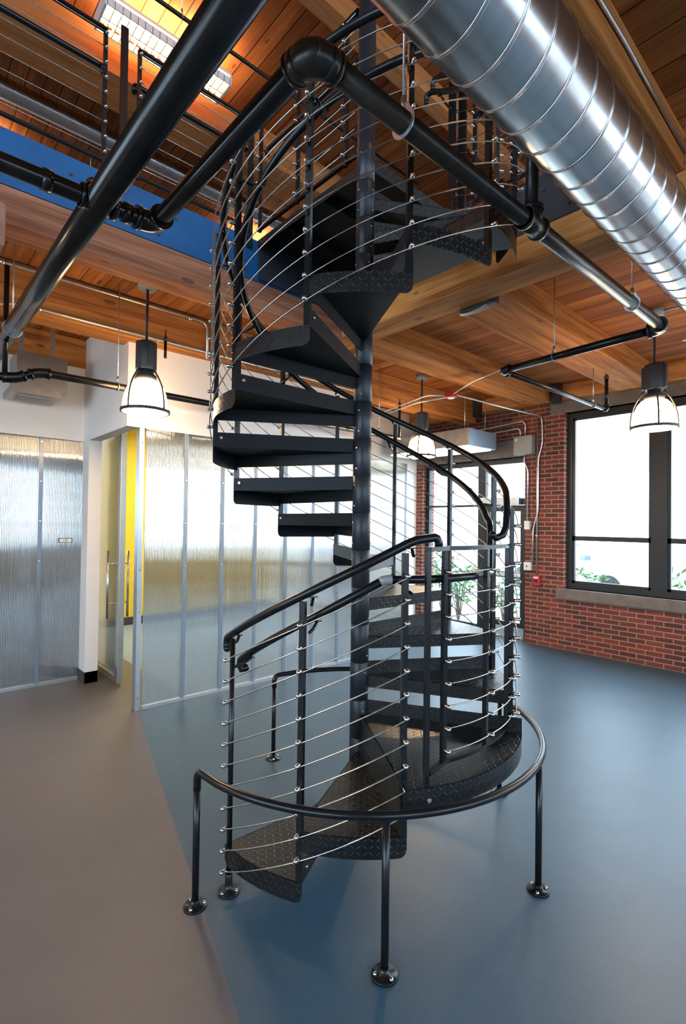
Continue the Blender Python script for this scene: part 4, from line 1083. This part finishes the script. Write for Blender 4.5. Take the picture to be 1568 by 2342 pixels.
# ================================================================ PENDANT LAMPS
def pendant(loc, label):
    x, y = loc; t = thing('pendant_lamp', (x, y, 2.635), label, 'lamp', 'industrial pendant lamps')
    b = B(); b.lathe([(0.0, 3.72), (0.075, 3.718), (0.075, 3.66), (0.0, 3.655)][::-1], (x, y, 0), 28); b.make('canopy', 'grey_box', t)
    b = B(); b.cyl((x, y, 3.21), (x, y, 3.66), 0.011, 10); b.make('rod', 'housing', t)
    b = B(); b.lathe([(0.085, 2.985), (0.088, 2.99), (0.088, 3.20), (0.08, 3.215), (0.0, 3.217)], (x, y, 0), 8, smooth=False); b.box((x - 0.10, y - 0.02, 3.0), (x - 0.08, y + 0.02, 3.20)); b.box((x + 0.08, y - 0.02, 3.0), (x + 0.10, y + 0.02, 3.20)); b.make('housing', 'housing', t)
    b = B(); b.lathe([(0.055, 2.985), (0.055, 2.945), (0.082, 2.94), (0.082, 2.895)], (x, y, 0), 28); b.make('socket_collar', 'housing', t)
    prof = [(0.070, 2.90), (0.105, 2.885), (0.138, 2.845), (0.160, 2.79), (0.174, 2.72), (0.180, 2.655), (0.178, 2.655), (0.171, 2.72), (0.156, 2.79), (0.134, 2.842), (0.10, 2.88), (0.06, 2.892)]
    b = B(); b.lathe(prof, (x, y, 0), 40); b.make('glass_shade', 'lamp_glass', t)
    b = B(); b.tube([(x + 0.188 * math.cos(2 * PI * k / 40), y + 0.188 * math.sin(2 * PI * k / 40), 2.645) for k in range(41)], (0.012, 0.024), sq=True, up=(0, 0, 1)); b.make('cage_ring', 'cage_metal', t)
    for k in range(4):
        a = PI / 4 * 0.6 + k * PI / 2; c, s = math.cos(a), math.sin(a)
        pts = [(0.075, 2.985), (0.10, 2.955), (0.135, 2.90), (0.165, 2.835), (0.182, 2.76), (0.188, 2.70), (0.189, 2.645)]
        b = B(); b.tube([(x + r * c, y + r * s, z) for r, z in pts], 0.0075, 8); b.make('cage_wire', 'cage_metal', t)
    l = bpy.data.lights.new('bulb', 'POINT'); l.energy = LAMP_W; l.color = (1.0, 0.74, 0.46); l.shadow_soft_size = 0.04
    lo = bpy.data.objects.new('bulb', l); COL.objects.link(lo); lo.parent = t; lo.location = (0, 0, 0.02)
    return t
LAMP_W = 22
pendant((-2.07, -0.49), 'glowing glass pendant lamp in front of the white wall at left')
pendant((0.61, 3.08), 'glowing glass pendant lamp in front of the big window at right')
pendant((3.3, 3.08), 'added unseen pendant lamp farther right beyond the photo edge')  # lamp added out of view to warm the timber
pendant((-2.07, -3.6), 'added unseen pendant lamp farther left beyond the photo edge')  # also added out of view, more warm light on the wood
pendant((-2.15, 3.17), 'smaller looking glowing pendant lamp above the door, right of the stair pole')

# fluorescent fixture near the roof
def fixture(cx, cy, fz, label):
  t = thing('fluorescent_fixture', (cx, cy, fz), label, 'light', 'fluorescent fixtures under the roof')
  fx0, fx1, fy0, fy1 = cx - 0.18, cx + 0.18, cy - 0.675, cy + 0.675
  b = B(); b.box((fx0, fy0, fz + 0.06), (fx1, fy1, fz + 0.09)); b.box((fx0, fy0 - 0.02, fz - 0.06), (fx1, fy0, fz + 0.09)); b.box((fx0, fy1, fz - 0.06), (fx1, fy1 + 0.02, fz + 0.09)); b.make('housing', 'louver', t)
  b = B(); n = 18
  for i in range(n + 1):
      y = fy0 + (fy1 - fy0) * i / n; b.box((fx0, y - 0.003, fz - 0.05), (fx1, y + 0.003, fz + 0.02))
  for x in (fx0, (fx0 + fx1) / 2, fx1 - 0.01): b.box((x, fy0, fz - 0.05), (x + 0.01, fy1, fz + 0.03))
  b.make('louver', 'louver', t)
  for x in (cx - 0.09, cx + 0.09):
      b = B(); b.cyl((x, fy0 + .02, fz + 0.035), (x, fy1 - .02, fz + 0.035), 0.019, 12); b.make('tube', 'tube_glow', t)
  for y in (fy0 + 0.15, fy1 - 0.15):
      b = B(); b.cyl((cx, y, fz + 0.09), (cx, y, RZ), 0.004, 6); b.make('hanger', 'zinc', t)
  l = bpy.data.lights.new('fixture_lamp', 'AREA'); l.shape = 'RECTANGLE'; l.size = 0.3; l.size_y = 1.2; l.energy = FIX_W; l.color = (1.0, 0.72, 0.42)
  lo = bpy.data.objects.new('fixture_lamp', l); COL.objects.link(lo); lo.location = Vector((cx, cy, fz + 0.11)) - WL(t); lo.rotation_euler = (PI, 0, 0); lo.parent = t
FIX_W = 45
fixture(-3.28, 0.125, 6.86, 'lit fluorescent louvre fixture hanging under the roof at upper left')
fixture(-6.2, 3.3, 6.86, 'second fluorescent fixture hidden behind the stair platform, its glow on the roof')
fixture(-3.28, -4.0, 6.86, 'added unseen fluorescent fixture under the roof beyond the upper left corner')  # this and the next two are added unseen to brighten the roof
fixture(2.0, 0.8, 6.86, 'added unseen fluorescent fixture under the roof beyond the top of the photo')
fixture(-6.6, -1.6, 6.86, 'added unseen fluorescent fixture under the roof beyond the left edge')

# ================================================================ OUTSIDE
b = B(); b.quad([(-60, YB + 0.34, -0.12), (60, YB + 0.34, -0.12), (60, 90, -0.12), (-60, 90, -0.12)]); b.quad([(7.3, -60, -0.12), (60, -60, -0.12), (60, YB + .34, -0.12), (7.3, YB + .34, -0.12)])
struct('floor_yard', b, 'asphalt')
t = thing('white_building', (-22, 34, -0.1), 'long white building across the parking lot seen through the windows', 'building')
b = B(); b.box((-60, 34, -0.12), (25, 44, 13)); b.make('facade', 'facade_white', t)
for i in range(9):
    x = -44 + i * 5.6
    b = B(); b.box((x, 33.9, 5.4), (x + 3.6, 34.0, 6.8)); w = b.make('window', 'facade_glass', t)
    b = B()
    for q in (0.0, 1.2, 2.4, 3.55): b.box((x + q, 33.85, 5.4), (x + q + 0.1, 33.9, 6.8))
    b.make('window_bars', 'facade_white', w)
def car(x, y, mat, label, rz=0.0):
    t = thing('parked_car', (x, y, -0.12), label, 'car', 'parked cars outside'); t.rotation_euler = (0, 0, rz)
    def pt(b, name, mat_):
        o = b.make(name, mat_, None); o.parent = t; return o
    prof = [(-2.2, 0.35), (-2.25, 0.75), (-2.1, 0.95), (-1.45, 1.05), (-0.9, 1.45), (0.5, 1.5), (1.25, 1.08), (2.0, 0.95), (2.25, 0.7), (2.25, 0.35)]
    b = B(); w = 0.85
    L = [b.bm.verts.new((px, -w + (0.12 if pz > 1.1 else 0), pz)) for px, pz in prof]; R_ = [b.bm.verts.new((px, w - (0.12 if pz > 1.1 else 0), pz)) for px, pz in prof]
    n = len(prof); b.face(L[::-1]); b.face(R_)
    for i in range(n): b.face([L[i], L[(i + 1) % n], R_[(i + 1) % n], R_[i]])
    pt(b, 'body', mat)
    b = B()
    for s in (-1, 1):
        b.quad([(-1.25, s * 0.80, 1.08), (-0.82, s * 0.76, 1.40), (0.45, s * 0.76, 1.43), (1.05, s * 0.80, 1.10)])
    b.quad([(0.60, -0.66, 1.455), (0.60, 0.66, 1.455), (1.22, 0.72, 1.11), (1.22, -0.72, 1.11)]); pt(b, 'side_windows', 'car_glass')
    for px in (-1.4, 1.4):
        for s in (-1, 1):
            b = B(); b.cyl((px, s * 0.70, 0.33), (px, s * 0.88, 0.33), 0.33, 20); pt(b, 'wheel', 'tyre')
    b = B(); b.box((0.7, 0.85, 1.0), (0.88, 1.05, 1.14), 0.02); b.box((0.7, -1.05, 1.0), (0.88, -0.85, 1.14), 0.02); pt(b, 'mirrors', 'car_glass')
    b = B(); b.box((-2.28, -0.8, 0.72), (-2.2, -0.5, 0.86)); b.box((-2.28, 0.5, 0.72), (-2.2, 0.8, 0.86)); pt(b, 'tail_lamps', 'tail_lamp')
    return t
car(-4.0, 12.6, 'car_white', 'white car parked outside the big window, nose to the right', rz=-0.25)
car(-9.6, 13.6, 'car_white', 'pale car parked beyond the glass door', rz=2.6)
car(-15.5, 17.0, 'car_dark', 'dark car parked farther left beyond the glass door', rz=0.2)
def shrub(x, y, h, w, label, n=150, group='shrubs outside the windows'):
    rnd = random.Random(int(x * 100) + 5); t = thing('shrub', (x, y, -0.12), label, 'shrub', group)
    b = B()
    for i in range(14):
        a = rnd.uniform(0, 2 * PI); r = rnd.uniform(0.2, 1) * w * 0.6; b.tube([(x, y, -0.12), (x + r * 0.4 * math.cos(a), y + r * .4 * math.sin(a), h * 0.45), (x + r * math.cos(a), y + r * math.sin(a), h * rnd.uniform(0.7, 0.95))], [0.012, 0.008, 0.004], 5)
    b.make('stems', 'twig', t)
    b = B()
    for i in range(n):
        a = rnd.uniform(0, 2 * PI); r = w * math.sqrt(rnd.random()) * 0.75; z = h * rnd.uniform(0.3, 1.0); c = Vector((x + r * math.cos(a), y + r * math.sin(a), z))
        d = Vector((rnd.gauss(0, 1), rnd.gauss(0, 1), rnd.gauss(0.3, 0.6))).normalized(); s_ = d.cross(Vector((rnd.gauss(0, 1), rnd.gauss(0, 1), 1))).normalized(); L = rnd.uniform(0.10, 0.17)
        b.quad([c, c + d * L * 0.5 + s_ * L * 0.18, c + d * L, c + d * L * 0.5 - s_ * L * 0.18])
    b.make('leaves', 'leaf', t)
shrub(-3.6, 6.1, 0.95, 0.5, 'leafy shrub right outside the glass storefront', 260)
shrub(-2.75, 6.3, 0.75, 0.4, 'small leafy shrub outside beside the glass door', 180)
shrub(-1.6, 7.0, 0.95, 0.45, 'shrub just outside the lower left pane of the big window', 150)
shrub(0.0, 7.2, 1.05, 0.6, 'shrub just outside the lower right pane of the big window', 220)
shrub(-4.6, 6.9, 1.1, 0.6, 'bushy shrub outside the left edge of the storefront', 260)

# portals guide sky light through the window openings
for i, w in enumerate(WIN + UPW):
    portal('portal', ((w[0] + w[1]) / 2, YB + 0.4, (w[2] + w[3]) / 2), (w[1] - w[0], w[3] - w[2]), (-PI / 2, 0, 0))
portal('portal', (-2.7, YB + 0.4, 1.4), (2.0, 2.8), (-PI / 2, 0, 0))
for w in RW + RU:
    portal('portal', (7.35, (w[0] + w[1]) / 2, (w[2] + w[3]) / 2), (w[3] - w[2], w[1] - w[0]), (0, PI / 2, 0))
portal('portal', (1.75, -7.35, 2.05), (7.5, 2.3), (PI / 2, 0, 0))
for x in (0.4, 4.6): portal('portal', (x, -7.35, 5.55), (3.8, 2.5), (PI / 2, 0, 0))
